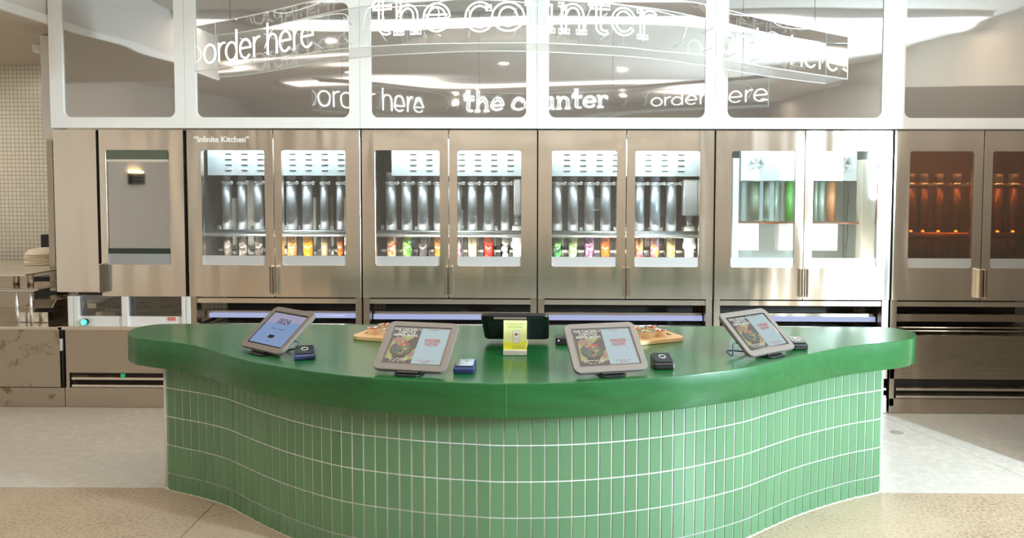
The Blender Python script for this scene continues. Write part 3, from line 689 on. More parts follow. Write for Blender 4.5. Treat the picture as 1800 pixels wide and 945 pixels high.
# machinery
mc = empty('conveyor_mechanism', (XY(225, D+.3), D+.3, zz(560)), 'dark conveyor mechanism of bolts and plates inside the glazed bay', 'machinery')
s_ = MB(); s_.box(XY(195, D+.3), XY(312, D+.3), D+.2, D+.36, ZY(551, D+.2), ZY(546, D+.2)); s_.build('deck_plate', M_STEELD, mc)
s_ = MB(); s_.box(XY(140, D+.3), XY(180, D+.3), D+.2, D+.4, ZY(545, D+.2), ZY(537, D+.2)).box(XY(172, D+.25), XY(206, D+.25), D+.2, D+.3, ZY(560, D+.2), ZY(552, D+.2)); s_.build('side_plate', M_STEEL2, mc)
s_ = MB()
for k in range(14):
    x = XY(186+k*9, D+.25); h = random.choice([6, 9, 14]); s_.cyl((x, D+.25, ZY(546, D+.25)), (x, D+.25, ZY(546-h, D+.25)), .008+.006*(k % 3 == 0), 10)
    if k % 3 == 1: s_.box(x-.03, x+.03, D+.22, D+.3, ZY(546-h, D+.25), ZY(543-h, D+.25))
s_.build('bolts', M_BLACK, mc)
s_ = MB(); s_.box(XY(140, D+.3), XY(312, D+.3), D+.25, D+.45, ZY(577, D+.3), ZY(553, D+.3)); s_.build('lower_housing', M_BLACK, mc)
# green indicator
gx, gz = XY(144, D-.02), zz(569)
gl = empty('indicator_light', (gx, D, gz), 'round glowing green indicator light on the ledge of the glazed bay', 'indicator light')
MB().lathe([(.023, 0), (.023, .02)], (gx, D, gz), 16, 0, Matrix.Rotation(PI/2, 3, 'X')).build('bezel', M_BLACK, gl)
MB().sphere((gx, D-.026, gz), .019, 8).build('lens', M_LED, gl)
# ---- prep station at far left
x0, x1 = XY(-120, D), XY(106, D); xs0 = XL+.01
ps = empty('prep_station', ((x0+x1)/2, D, 0), 'low stainless steel prep station with stained door at the far left', 'prep station')
MB().box(xs0, x1-.03, D, D+.04, zz(686), zz(583)).build('front_panel', M_STEELS, ps, .002)
MB().box(xs0, x1, D, D+.6, .002, zz(687)).build('kick_panel', M_STEELS, ps, .002)
MB().box(x1-.025, x1-.008, D+.01, D+.03, zz(686), zz(583)).build('hinge_gap', M_RUBBER, ps)
MB().box(x1-.026, x1-.010, D-.003, D+.009, zz(621), zz(600)).build('hinge', M_ALU, ps)
MB().box(xs0, x1+.004, D-.02, D+.75, zz(583), zz(578)).build('worktop', M_STEEL, ps, .002)
MB().box(xs0, XY(100, D+.8), D+.76, D+.80, zz(583), ZY(478, D+.76)).build('backsplash', M_STEEL2, ps)
ov = empty('overshelf', (XY(40, D+.2), D+.2, zz(578)), 'clear edged steel overshelf on two round posts over the prep station', 'shelf')
MB().box(xs0, XY(100, D+.3), D+.06, D+.10, ZY(515, D+.08), ZY(511, D+.08)).box(xs0, XY(104, D+.3), D+.06, D+.5, ZY(513, D+.08), ZY(512, D+.08)).build('lower_shelf', M_STEEL, ov)
for px in (26, 51): MB().cyl((XY(px, D+.1), D+.1, zz(578)+.001), (XY(px, D+.1), D+.1, ZY(514, D+.1)), .012, 14).build('post', M_CHROME, ov)
MB().box(xs0, XY(76, D+.3), D+.1, D+.5, ZY(489, D+.1), ZY(486, D+.1)).build('upper_shelf', M_STEEL, ov)
for px in (26, 51): MB().cyl((XY(px, D+.3), D+.3, ZY(512, D+.1)), (XY(px, D+.3), D+.3, ZY(489, D+.1)), .022, 14).build('shelf_spacer', M_STEEL2, ov)
tag(MB().box(XY(58, D+.62), XY(100, D+.62), D+.6, D+.75, zz(578)+.001, ZY(490, D+.6)).build('black_machine', M_BLACK, None, .01), 'black box shaped appliance in shade at the back of the prep station', 'appliance')
hood = MB(); hx0, hx1 = XY(62, D+.35), XY(112, D+.35); 
hood.add([(hx0, D+.2, ZY(545, D+.2)), (hx1, D+.2, ZY(545, D+.2)), (hx1, D+.5, ZY(545, D+.2)), (hx0, D+.5, ZY(545, D+.2)), (hx0+.04, D+.25, ZY(532, D+.2)), (hx1, D+.25, ZY(532, D+.2)), (hx1, D+.5, ZY(532, D+.2)), (hx0+.04, D+.5, ZY(532, D+.2))], [(0,3,2,1),(4,5,6,7),(0,1,5,4),(1,2,6,5),(2,3,7,6),(3,0,4,7)])
hood.box(hx0-.01, hx1, D+.15, D+.5, zz(578)+.001, ZY(553, D+.15))
tag(hood.build('steel_chute', M_STEEL, None, .004), 'rounded steel chute on the prep station beside the white posts', 'chute')
# raised ledge with bowls
lz = ZY(472, 5.98)
ld = empty('pass_ledge', (XY(40, 6.0), 6.1, 0), 'steel pass ledge below the white tiled wall holding bowls', 'ledge')
MB().box(xs0, XY(101, 5.98), 5.98, 6.5, lz-.03, lz).build('ledge_top', M_STEEL, ld, .003)
MB().box(xs0, XY(101, 6.0), 6.0, 6.04, 0, lz-.03).build('ledge_front', M_STEEL2, ld)
M_BOWL = mat('fibre_bowl', (.84, .74, .58), .7)
bx = XY(77, 6.2); 
for k in range(7):
    o = MB(); z_ = .0; R = .145
    o.lathe([(R, 0), (R+.004, .003), (R, .007), (R*.97, .008), (R*.93, .022), (R*.80, .038), (R*.55, .050), (R*.3, .055), (.003, .056)], (0, 0, 0), 36)
    b = o.build('fibre_bowl', M_BOWL); b.location = (bx+random.uniform(-.006, .006), 6.2, lz+.002+.0145*k)
    tag(b, 'upside-down tan fibre bowl in the stack on the steel ledge', 'bowl', 'stacked fibre bowls')
    if k: b.data = b0.data
    else: b0 = b
for px in (41, 98):
    pass
tag(MB().box(XY(73, 6.8), XY(90, 6.8), 6.78, 6.899, ZY(448, 6.78), ZY(415, 6.78)).build('black_box', M_BLACK, None, .008), 'small black wall box in front of the white tiles behind the bowls', 'box')
tag(MB().box(XY(85, 5.7), XY(95.5, 5.7), 5.7, 5.74, ZY(515, 5.7), ZY(248, 5.7)).build('steel_post', M_STEEL2, None, .002), 'narrow brown steel corner post left of the steel end panel', 'post')

# ------------------------------------------------------------------ counter
ZC, ZF, ZG = .863, .722, .558
tp = [(224.3, 585), (234, 592), (250, 595), (275, 598.2), (305, 601), (343, 607), (373, 615), (403, 625), (443, 635.5), (490, 643.7), (559, 653.7), (640, 662.3), (726, 668), (831, 672.8), (891, 674), (1006, 671.9), (1112, 666), (1200, 659.5), (1301, 647), (1352, 637.8), (1403, 626.4), (1454, 615.6), (1500, 607.8), (1540, 603.2), (1580, 599.0), (1603, 594.5), (1610, 589)]
front = [Vector((p.x, p.y, 0)) for p in (atZ(x, y, ZC) for x, y in tp)]
rear = [Vector((1.938, 3.83, 0)), Vector((1.905, 3.93, 0)), Vector((1.82, 3.968, 0)), Vector((1.4, 3.97, 0)), Vector((0, 3.965, 0)), Vector((-1.6, 3.96, 0)), Vector((-2.15, 3.955, 0)), Vector((-2.26, 3.91, 0)), Vector((-2.295, 3.82, 0))]
loop = catmull(front+rear, 6, True)
kc = empty('serving_counter', (-.15, 3.4, 0), 'curved green service counter with stained wood top and vertical sage tiles', 'counter')
L2 = [(p.x, p.y) for p in loop]
top = MB().prism(L2, ZF, ZC, 0, 'z', None, True).build('countertop', M_GREENW, kc, .004)
# seam down the middle of the top
pf = atZ(890, 674, ZC)
MB().box(pf.x-.0012, pf.x+.0012, pf.y-.0012, 3.9, ZC, ZC+.0004).box(pf.x-.0012, pf.x+.0012, pf.y-.0014, pf.y+.002, ZF+.002, ZC).build('seam', mat('seam_line', (.05, .22, .08), .4), top)
bpx = [(287.5, 679), (300, 682), (320, 685.5), (360, 692), (400, 701), (425, 710), (460, 722.5), (500, 735), (550, 748), (620, 761.5), (737, 774), (830, 780), (893, 782.5), (1000, 781), (1100, 774), (1200, 762), (1300, 742.5), (1350, 728), (1400, 713.5), (1450, 702), (1500, 692.5), (1538, 687), (1552, 683.5)]
bf = [Vector((p.x, p.y, 0)) for p in (atZ(x, y, ZG) for x, y in bpx)]
bf = [bf[0]+Vector((.012, .13, 0)), bf[0]+Vector((-.008, .05, 0))] + bf + [bf[-1]+Vector((.012, .05, 0)), bf[-1]+Vector((-.006, .13, 0))]
rl = catmull(bf, 10)
core = [(p.x, p.y) for p in rl]
MB().prism(core, 0, ZF-.001, 0, 'z', None, True).build('base_core', M_GROUT, kc)
TW, TH, GW = .0575, .155, .0058
pts = resample(rl, TW)
tl = MB(); offz = ZG-.155*4
def nrm(a, b): d_ = (b-a).normalized(); return Vector((d_.y, -d_.x, 0))
# dense arc positions so curved tiles follow the wall
zrows = [z_ for z_ in [ZG+TH, ZG, ZG-TH, ZG-2*TH, ZG-3*TH, ZG-4*TH]]
for i in range(len(pts)-1):
    a, b_ = pts[i], pts[i+1]; d_ = (b_-a); ln = d_.length; d_ = d_/ln; n_ = Vector((d_.y, -d_.x, 0))
    A, B = a+d_*GW/2, b_-d_*GW/2
    for k in range(5):
        z1, z0 = min(zrows[k]-GW/2, ZF-.002), max(zrows[k+1]+GW/2, .004)
        if z1-z0 < .01: continue
        e = .0035; s = random.random()
        vs = []
        for off, ins in ((0, 0), (e*.6, 0), (e, .0012)):
            for P, z_, sg, sz in ((A, z0, 1, 1), (B, z0, -1, 1), (B, z1, -1, -1), (A, z1, 1, -1)):
                q = P + d_*sg*ins + n_*off; vs.append((q.x, q.y, z_+sz*ins))
        fs = [(8, 9, 10, 11)]
        for r_ in (0, 4):
            for j in range(4): fs.append((r_+j, r_+(j+1) % 4, r_+4+(j+1) % 4, r_+4+j))
        tl.add(vs, fs, 0, False, s)
to = tl.build('wall_tiles', M_TILE, kc, 0, None, True)
sk = MB(); 
for a, b_ in zip(rl, rl[1:]):
    n_ = nrm(a, b_)*.007; sk.add([(a.x, a.y, .0005), (b_.x, b_.y, .0005), (b_.x+n_.x, b_.y+n_.y, .0005), (a.x+n_.x, a.y+n_.y, .0005), (a.x, a.y, .008), (b_.x, b_.y, .008)], [(0, 1, 2, 3), (3, 2, 5, 4)], 0, True)
sk.build('sealant_bead', mat('sealant', (.70, .66, .58), .5), kc)

# ------------------------------------------------------------------ tablets
SCR_LB = emis('screen_light', (.42, .60, .66), .42)
SCR_BL = emis('screen_blue', (.20, .32, .60), .48)
SCR_BLK = mat('screen_black', (.004, .004, .005), .12)
I_DK = emis('picture_dark', (.035, .015, .012), .5); I_YE = emis('picture_olive', (.40, .42, .12), .42); I_SK = emis('picture_skin', (.40, .20, .15), .4)
I_RD = emis('picture_red', (.45, .04, .03), .5); I_GR = emis('picture_green', (.03, .12, .03), .5); I_PU = emis('picture_purple', (.10, .04, .20), .5)
T_WH = emis('screen_text_white', (.7, .75, .68), .55); T_RD = emis('screen_text_red', (.62, .04, .02), .42); T_DK = mat('screen_text_dark', (.01, .01, .015), .3)
TWD, THT = .323, .256
def tablet(name, X, Y, yaw, tilt, kind, label, z0=.885, cable=0):
    t_ = empty(name, (X, Y, ZC), label, 'tablet', 'ordering tablets on the counter')
    # local frame: x right, z up the face, -y out of the face ; origin bottom centre
    r_ = Vector((math.cos(yaw), math.sin(yaw), 0)); b_ = Vector((-math.sin(yaw), math.cos(yaw), 0))
    u_ = Vector((0, 0, math.cos(tilt))) + b_*math.sin(tilt); bk = r_.cross(u_) * -1
    if bk.dot(b_) < 0: bk = -bk
    M = Matrix(((r_.x, bk.x, u_.x, X), (r_.y, bk.y, u_.y, Y), (r_.z, bk.z, u_.z, z0), (0, 0, 0, 1)))
    w2 = TWD/2; bz = .028
    ix0, ix1, iz0, iz1 = -w2+bz, w2-bz, bz+.002, THT-bz
    if kind != 'back':
        MB().ringplate(rrect(-w2, w2, 0, THT, .030, 7), rrect(ix0, ix1, iz0, iz1, .006, 7), -.001, .014, 0, M).build('case', M_GREYP, t_, .003)
        MB().prism(rrect(-w2+.004, w2-.004, .004, THT-.004, .027, 7), .0145, .020, 0, 'y', M).build('back_shell', M_GREYP, t_)
    else:
        MB().prism(rrect(-w2, w2, 0, THT, .026, 7), 0, .018, 0, 'y', M).build('case', M_BLACK, t_, .004)
        MB().prism(rrect(-w2+.03, w2-.03, .03, THT-.012, .01, 5), .0182, .021, 0, 'y', M).build('back_shell', mat('black_satin', (.02, .02, .022), .45), t_)
        s_ = MB().box(-.025, .012, .0212, .024, THT-.045, THT-.022, 0, M); s_.build('orange_label', mat('orange_sticker', (.55, .30, .10), .5), t_)
        s_ = MB().box(-.055, .10, .0175, .03, THT-.02, THT-.006, 0, M); s_.build('clip', M_STEELD, t_)
    if kind != 'back':
        sc_ = MB().box(ix0, ix1, .003, .012, iz0, iz1, 0, M)
        m0 = .007; ax0, ax1, az0, az1 = ix0+m0, ix1-m0, iz0+m0, iz1-m0; W, H = ax1-ax0, az1-az0
        P = lambda u, v_: (ax0+u*W, az0+v_*H)
        def poly(pts, y_, mi): sc_.prism([P(*q) for q in pts], y_, y_+.0002, mi, 'y', M)
        if kind == 'order':
            poly([(.0, 0), (.5, 0), (.5, 1), (0, 1)], .0026, 1)
            poly([(.5, 0), (1, 0), (1, 1), (.5, 1)], .0026, 2)
            poly([(.02, .12), (.12, .1), (.2, .5), (.42, .74), (.3, .82), (.04, .62)], .0023, 3)
            poly([(.30, .05), (.5, .12), (.5, .42), (.42, .33), (.36, .18)], .0023, 3)
            poly([(.03, .66), (.12, .74), (.3, .66), (.28, .58), (.2, .6), (.1, .56)], .0020, 4)
            poly([(.38, .28), (.5, .36), (.5, .22), (.42, .15)], .0020, 4)
            cc = [(.25+.20*math.cos(a), .38+.22*math.sin(a)) for a in [k*PI/10 for k in range(20)]]; poly(cc, .0017, 1)
            cc = [(.25+.17*math.cos(a), .40+.18*math.sin(a)) for a in [k*PI/8 for k in range(16)]]; poly(cc, .0014, 6)
            rb = random.Random(5)
            for q_ in range(46):
                a = rb.random()*6.28; R_ = rb.random()**.5; cx, cy = .25+.155*R_*math.cos(a), .42+.165*R_*math.sin(a); rr = rb.uniform(.015, .036)
                mi = (7 if cx < .19 else 5 if cy > .46 else rb.choice((6, 6, 4, 1)) if cx < .30 else rb.choice((1, 4, 6))) if rb.random() < .8 else rb.choice((1, 1, 3, 5))
                poly([(cx+rr*math.cos(t_a)*(1+.25*math.sin(3*t_a+q_)), cy+rr*1.1*math.sin(t_a)) for t_a in [k*PI/5 for k in range(10)]], .0011-q_*.000012, mi)
        else:
            poly([(0, 0), (1, 0), (1, 1), (0, 1)], .0026, 8)
            poly([(0, 1), (0, .62), (.25, .7), (.5, .66), (.8, .78), (1, .74), (1, 1)], .0023, 9)
        so = sc_.build('screen', [SCR_BLK, I_DK, SCR_LB, I_YE, I_SK, I_RD, I_GR, I_PU, SCR_BL, emis('screen_lilac', (.36, .34, .52), .5) if not bpy.data.materials.get('screen_lilac') else bpy.data.materials['screen_lilac']], t_)
        tx = MB()
        def T(body, u, v_, size, mi, **kw):
            q = P(u, v_); Mt = M @ Matrix.Translation((q[0], .0004, q[1])) @ Matrix.Rotation(PI/2, 4, 'X'); add_text(tx, body, size, Mt, mi, depth=.0002, **kw)
        if kind == 'order':
            T('THE CHICKEN +', .25, .945, .0185, 0, sx=.9, offset=.0004); T('CHIPOTLE', .25, .86, .0185, 0, sx=.95, offset=.0004); T('PEPPER BOWL', .25, .775, .0185, 0, sx=.95, offset=.0004)
            T('ORDER', .75, .65, .022, 1, offset=.0006); T('NOW', .75, .545, .022, 1, offset=.0006)
        else:
            T('0024', .5, .74, .046, 2); T('Please see screen to continue', .5, .5, .012, 2) if False else None
        for q_, (u, v_, ln, mi) in enumerate([(.25, .115, .36, 0), (.25, .075, .38, 0), (.25, .035, .30, 0), (.75, .09, .28, 1), (.75, .045, .16, 1), (.72, .965, .16, 1)] if kind == 'order' else [(.5, .5, .42, 2), (.5, .1, .08, 2)]):
            a_ = P(u-ln/2, v_-.008); c_ = P(u+ln/2, v_+.008); n_ = int(ln*40)
            for k in range(n_):
                if random.random() < .82: tx.box(a_[0]+(c_[0]-a_[0])*k/n_, a_[0]+(c_[0]-a_[0])*(k+.75)/n_, .0006, .0009, a_[1], c_[1], mi, M)
        if kind != 'order':
            q0, q1 = P(.42, .2), P(.58, .3); tx.prism(rrect(q0[0], q1[0], q0[1], q1[1], .004, 4), .0006, .0009, 3, 'y', M)
        tx.build('screen_lettering', [T_WH, T_RD, T_DK, SCR_BLK], so)
    # stand: arm behind the case, flat foot on the counter
    c0 = M @ Vector((0, .02, .10)); c1 = M @ Vector((0, .045, .03))
    foot = Vector((X, Y, ZC)) + b_*(.05)
    st = MB(); Mr = Matrix.Translation(foot) @ Matrix.Rotation(yaw, 4, 'Z')
    st.prism(rrect(-.055, .055, -.075, .085, .02, 5), .0005, .009, 0, 'z', Mr)
    st.build('stand_foot', M_BLACK if kind != 'back' else M_ALU, t_, .002)
    f1 = Mr @ Vector((0, .03, .009)); 
    st = MB().tube(catmull([f1, f1+Vector((0, 0, .02)), (f1+c0)/2+b_*.012, c0], 6), .013, 10); st.build('stand_arm', M_BLACK, t_)
    st = MB().prism(rrect(-.05, .05, .06, .16, .012, 4), .0205, .028, 0, 'y', M); st.build('mount_plate', M_BLACK, t_)
    st = MB().box(-.045, .045, .004, .02, -.008, .001, 0, M); st.build('bottom_clip', M_BLACK, t_)
    if cable:
        a = M @ Vector((cable*TWD*.42, .022, .09)); e = foot - r_*0 + b_*.06 + r_*cable*.05; e.z = ZC+.006
        m1 = a + r_*cable*.05 + Vector((0, 0, -.05)); m2 = Vector((m1.x, m1.y, ZC+.03)) + r_*cable*.0 + b_*.03
        MB().tube(catmull([a, a+r_*cable*.045+Vector((0, 0, .005)), m1, m2, e], 8), .0035, 8).build('cable', mat('cable_grey', (.05, .07, .12), .5), t_)
    return t_, M
tablet('ordering_tablet', -1.367, 3.239, -.608, .90, 'code', 'grey framed tablet showing 0024 on a blue screen, leftmost on the counter', cable=1)
tablet('ordering_tablet', -.602, 2.887, -.18, .885, 'order', 'grey framed tablet showing a bowl photo, just left of the yellow card')
tablet('ordering_tablet', .242, 2.895, .243, .885, 'order', 'grey framed tablet showing a bowl photo, just right of the yellow card')
tablet('ordering_tablet', 1.013, 3.254, .597, .885, 'order', 'grey framed tablet showing a bowl photo, rightmost on the counter with looped cable', cable=-1)
p = atZ(909, 592, .885)
tablet('ordering_tablet', p.x, p.y, PI, .92, 'back', 'black tablet seen from behind at the rear of the counter behind the yellow card', .889)
# card readers
def reader(px, py, yaw, w_, d_, h0, h1, col, label, glossy=True):
    p = atZ(px, py, ZC); Mr = Matrix.Translation((p.x, p.y, ZC)) @ Matrix.Rotation(yaw, 4, 'Z')
    t_ = empty('card_reader', (p.x, p.y, ZC), label, 'card reader', 'card readers on the counter')
    prof = [(0, .001), (d_, .001), (d_, h1), (d_*.35, h0+(h1-h0)*.6), (0, h0)]
    b = MB(); n = 5
    vs = [Mr @ Vector((-w_/2, y, z)) for y, z in prof]+[Mr @ Vector((w_/2, y, z)) for y, z in prof]
    fs = [(0, 1, 2, 3, 4), (9, 8, 7, 6, 5)]+[(i, (i+1) % 5, 5+(i+1) % 5, 5+i) for i in range(5)]
    b.add(vs, fs); b.build('body', col, t_, .006)
    sl = (h1-h0)/d_; a = math.atan(sl)
    tpm = Mr @ Matrix.Translation((0, d_*.05, h0+.0016+(h1-h0)*.12)) @ Matrix.Rotation(a, 4, 'X')
    MB().prism(rrect(-w_*.42, w_*.42, .004, d_*.86, .008, 5), .0, .0035, 0, 'z', tpm).build('glossy_top', mat('reader_top', (.03, .035, .04), .08) if not bpy.data.materials.get('reader_top') else bpy.data.materials['reader_top'], t_)
    c = MB(); 
    c.tube([tpm @ Vector((.014*math.cos(k*PI/8), d_*.5+.014*math.sin(k*PI/8), .004)) for k in range(16)], .0016, 5, 0, True)
    c.build('contactless_mark', M_ALU, t_)
    MB().box(-w_*.4, w_*.4, -.0015, .004, .010, .014, 0, Mr).build('card_slot', M_DARK, t_)
reader(815, 657, .02, .088, .11, .026, .034, M_NAVY, 'dark card reader with shiny top just left of the yellow card')
reader(1168, 650, .05, .088, .10, .026, .05, M_BLACK, 'black wedge card reader right of the right front tablet')
reader(536, 633, .35, .09, .10, .022, .045, M_NAVY, 'navy card reader right of the leftmost tablet')
reader(1408, 615.5, .1, .075, .09, .028, .045, M_BLACK, 'black card reader behind the rightmost tablet')
p = atZ(989, 607, ZC); bo = empty('payment_box', (p.x, p.y, ZC), 'small black box with a white light left of the right front tablet', 'box')
MB().box(p.x-.035, p.x+.04, p.y, p.y+.08, ZC+.001, ZC+.038).build('box_body', M_BLACK, bo, .005); MB().box(p.x-.022, p.x-.017, p.y-.0015, p.y-.0002, ZC+.022, ZC+.027).build('status_light', emis('white_led', (1, 1, 1), 2), bo)

# yellow card in holder
p = atZ(905, 625, ZC); cz0 = ZC+.022
cd_ = empty('flyer_card', (p.x, p.y, ZC), 'pale yellow flyer card with a phone picture standing in a metal block', 'card')
Mc = Matrix.Translation((p.x, p.y+.012, ZC)) @ Matrix.Rotation(-.03, 4, 'Z') 
MB().box(-.054, .054, -.012, .02, .001, .026, 0, Mc).build('holder_block', M_ALU, cd_, .003)
Mk = Mc @ Matrix.Translation((.0, 0, .022)) @ Matrix.Rotation(-.12, 4, 'X') @ Matrix.Shear('XZ', 4, (0, 0)) if False else Mc @ Matrix.Translation((0, 0, .022)) @ Matrix.Rotation(-.12, 4, 'X')
k = MB(); k.box(-.054, .054, -.001, .001, 0, .138, 0, Mk); k.prism([(-.054, 0), (.054, 0), (.054, .048), (.02, .036), (-.02, .034), (-.054, .044)], -.0016, -.0011, 1, 'y', Mk)
ko = k.build('card', [mat('pale_yellow_card', (.80, .86, .38), .6), mat('strong_yellow_card', (.78, .78, .04), .6)], cd_)
k = MB(); k.prism(rrect(-.010, .020, .034, .092, .005, 4), -.0024, -.0018, 0, 'y', Mk); k.prism(rrect(-.008, .018, .037, .089, .004, 4), -.0030, -.0025, 1, 'y', Mk)
k.prism([(.005+.007*math.cos(a), .074+.007*math.sin(a)) for a in [j*PI/8 for j in range(16)]], -.0034, -.0031, 2, 'y', Mk)
for a, b_ in ((.000, .055), (.009, .055), (.000, .047), (.009, .047)): k.box(a-.003, a+.003, -.0034, -.0031, b_-.001, b_+.001, 3, Mk)
k.build('phone_picture', [mat('phone_grey', (.45, .47, .45), .4), mat('phone_white', (.85, .86, .85), .4), mat('phone_bowl', (.45, .12, .08), .5), M_GREYP], ko)
k = MB()
for body, z_ in (('INTRODUCING', .121), ('SWEETPASS+', .108)):
    add_text(k, body, .0125, Mk @ Matrix.Translation((.0, -.0014, z_)) @ Matrix.Rotation(PI/2, 4, 'X'), 0, depth=.0002)
for j in range(3): k.box(-.012, .045, -.0022, -.0019, .020-.006*j, .0222-.006*j, 0, Mk)
k.build('card_lettering', mat('card_ink', (.42, .46, .16), .6), ko)

# cutting boards with sample cups
CUPF = [('tomato', 'bright red tomato'), ('broc', 'green leafy'), ('tomato2', 'red mixed'), ('kale', 'pale green')]
CM = {'tomato': mottled('cup_red', [(.75, .03, .015), (.85, .07, .02), (.6, .02, .01)], 45), 'broc': mottled('cup_green', [(.05, .30, .03), (.12, .45, .06), (.6, .7, .35), (.03, .18, .02)], 75),
      'tomato2': mottled('cup_redmix', [(.7, .08, .04), (.85, .35, .2), (.5, .05, .03), (.8, .7, .5)], 70), 'kale': mottled('cup_pale', [(.45, .5, .2), (.7, .65, .4), (.2, .35, .08)], 70)}
CUPCOL = {'tomato': 'bright red', 'broc': 'dark and light green', 'tomato2': 'red and pink', 'kale': 'pale green'}
def cutting_board(cx, cy, yaw, ln, wd, label, cups, side):
    p = atZ(cx, cy, ZC); Mr = Matrix.Translation((p.x, p.y, ZC)) @ Matrix.Rotation(yaw, 4, 'Z')
    t_ = empty('cutting_board', (p.x, p.y, ZC), label, 'cutting board', 'wooden boards with sample cups')
    lo = rrect(-ln/2, ln/2, -wd/2, wd/2, .045, 7)
    hxx = (ln/2-.045)*(-side); 
    hole = rrect(hxx-.014, hxx+.014, -.035, .035, .013, 7)
    # plate with a hand hole, laid flat (ringplate builds in x,z -> rotate down)
    Mf = Mr @ Matrix(((1, 0, 0, 0), (0, 0, 1, 0), (0, 1, 0, 0), (0, 0, 0, 1)))
    MB().ringplate(lo, hole, .001, .020, 0, Mf).build('board', M_BOARD, t_, .002)
    for i, (u, v_, fd) in enumerate(cups):
        q = Mr @ Vector((u, v_, .0205)); 
        c = MB(); ro, ri = .026, .034; h = .036
        c.lathe([(ro, 0), (ri, h), (ri+.002, h), (ri+.002, h-.002), (ri-.001, h-.003), (ro-.001, .0015)], (0, 0, 0), 24)
        co = c.build('sample_cup', M_CUP); co.location = q
        tag(co, 'clear cup of %s food, %s, %s wooden board' % (CUPCOL[fd], POS[i], 'left' if side > 0 else 'right'), 'cup', 'clear sample cups')
        f = MB(); rnd = random.Random(i*7+side)
        for k in range(16 if fd in ('broc', 'kale', 'tomato2') else 7):
            big = fd == 'tomato'; rr = rnd.uniform(.009, .012) if big else rnd.uniform(.005, .009); a = rnd.random()*6.28; R = rnd.random()**.5*(.017 if big else .021)
            f.sphere((R*math.cos(a), R*math.sin(a), rnd.uniform(.010, .034 if not big else .03)), rr, 5, 0, (1, 1, .85))
        f.lathe([(.0235, .002), (.026, .014), (.018, .022)], (0, 0, 0), 16)
        fo = f.build('sample_food', CM[fd]); fo.location = q
        tag(fo, '%s chopped food in cup, %s, %s wooden board' % (CUPCOL[fd], POS[i], 'left' if side > 0 else 'right'), 'food', None, 'stuff')
POS = ['front row nearest the board end', 'back row nearest the board end', 'front row second', 'back row second', 'front row third', 'back row third']
cutting_board(705, 594, -.28, .46, .22, 'pale wooden cutting board behind the left front tablet', [(-.135, -.04, 'tomato'), (-.125, .055, 'tomato2'), (-.045, -.05, 'broc'), (-.035, .045, 'tomato'), (.045, -.05, 'kale'), (.055, .045, 'broc')], 1)
cutting_board(1118, 598, .42, .46, .22, 'pale wooden cutting board behind the right front tablet', [(.115, -.045, 'tomato'), (.125, .05, 'tomato2'), (.035, -.05, 'kale'), (.045, .045, 'tomato2'), (-.045, -.05, 'broc'), (-.035, .045, 'broc')], -1)

# ------------------------------------------------------------------ neon sign in a curved clear case
ZB_, ZT_ = 2.29, 2.54
near = [(343, 125), (450, 110), (551, 93), (612, 85), (729, 78), (890, 75.5), (963, 76), (1088, 82.5), (1154, 89.4), (1240, 98), (1350, 118), (1490, 139)]
far = [(380, 136), (450, 129), (612, 103), (737, 94), (882, 89.6), (1017, 94), (1139, 102), (1240, 115.6), (1350, 134), (1453, 147)]
nc = resample(catmull([Vector((p.x, p.y, 0)) for p in (atZ(x, y, ZB_) for x, y in near)], 10), .03)
fc = resample(catmull([Vector((p.x, p.y, 0)) for p in (atZ(x, y, ZB_) for x, y in far)], 10), .03)
def fit(P, n):
    tot = sum((b-a).length for a, b in zip(P, P[1:])); return (resample(P, tot/(n-1)+1e-7)+[P[-1]]*3)[:n]
NS = 80; nc, fc = fit(nc, NS), fit(fc, NS)
ns = empty('neon_sign', (0, 3.6, ZB_), 'curved clear acrylic case holding white neon lettering, hung above the green counter', 'neon sign')
c = MB()
def wallstrip(mb, P, z0, z1, th, mi=0):
    for a, b_ in zip(P, P[1:]): mb.add([(a.x, a.y, z0), (b_.x, b_.y, z0), (b_.x, b_.y, z1), (a.x, a.y, z1)], [(0, 1, 2, 3)], mi, True)
wallstrip(c, nc, ZB_, ZT_, 0); wallstrip(c, fc, ZB_, ZT_, 0)
c.add([(nc[0].x, nc[0].y, ZB_), (fc[0].x, fc[0].y, ZB_), (fc[0].x, fc[0].y, ZT_), (nc[0].x, nc[0].y, ZT_)], [(0, 1, 2, 3)])
c.add([(nc[-1].x, nc[-1].y, ZB_), (fc[-1].x, fc[-1].y, ZB_), (fc[-1].x, fc[-1].y, ZT_), (nc[-1].x, nc[-1].y, ZT_)], [(0, 1, 2, 3)])
c.build('clear_case', M_ACRYL, ns, 0, None, False)
for z_, nm in ((ZB_, 'case_floor'), (ZT_, 'case_lid')):
    c = MB()
    for i in range(NS-1): c.add([(nc[i].x, nc[i].y, z_), (nc[i+1].x, nc[i+1].y, z_), (fc[i+1].x, fc[i+1].y, z_), (fc[i].x, fc[i].y, z_)], [(0, 1, 2, 3)], 0, True)
    c.build(nm, M_ACRYLF if nm == 'case_floor' else M_ACRYL, ns, 0, None, False)
c = MB()
for P in (nc, fc):
    for z_ in (ZB_, ZT_): c.tube([(p.x, p.y, z_) for p in P], .0028, 5)
for p in (nc[0], fc[0], nc[-1], fc[-1]): c.cyl((p.x, p.y, ZB_), (p.x, p.y, ZT_), .003, 6)
c.build('case_edge_glow', M_ACRYLE, ns)  # bright edge glow of the acrylic put into whitish strips
for i in (4, 28, 52, 75):
    m_ = (nc[i]+fc[i])/2; MB().cyl((m_.x, m_.y, ZT_), (m_.x, m_.y, HC), .0025, 6).build('suspension_cable', M_STEELD, ns)
mid = [(nc[i]*.62+fc[i]*.38) for i in range(NS)]
cum = [0]
for a, b_ in zip(mid, mid[1:]): cum.append(cum[-1]+(b_-a).length)
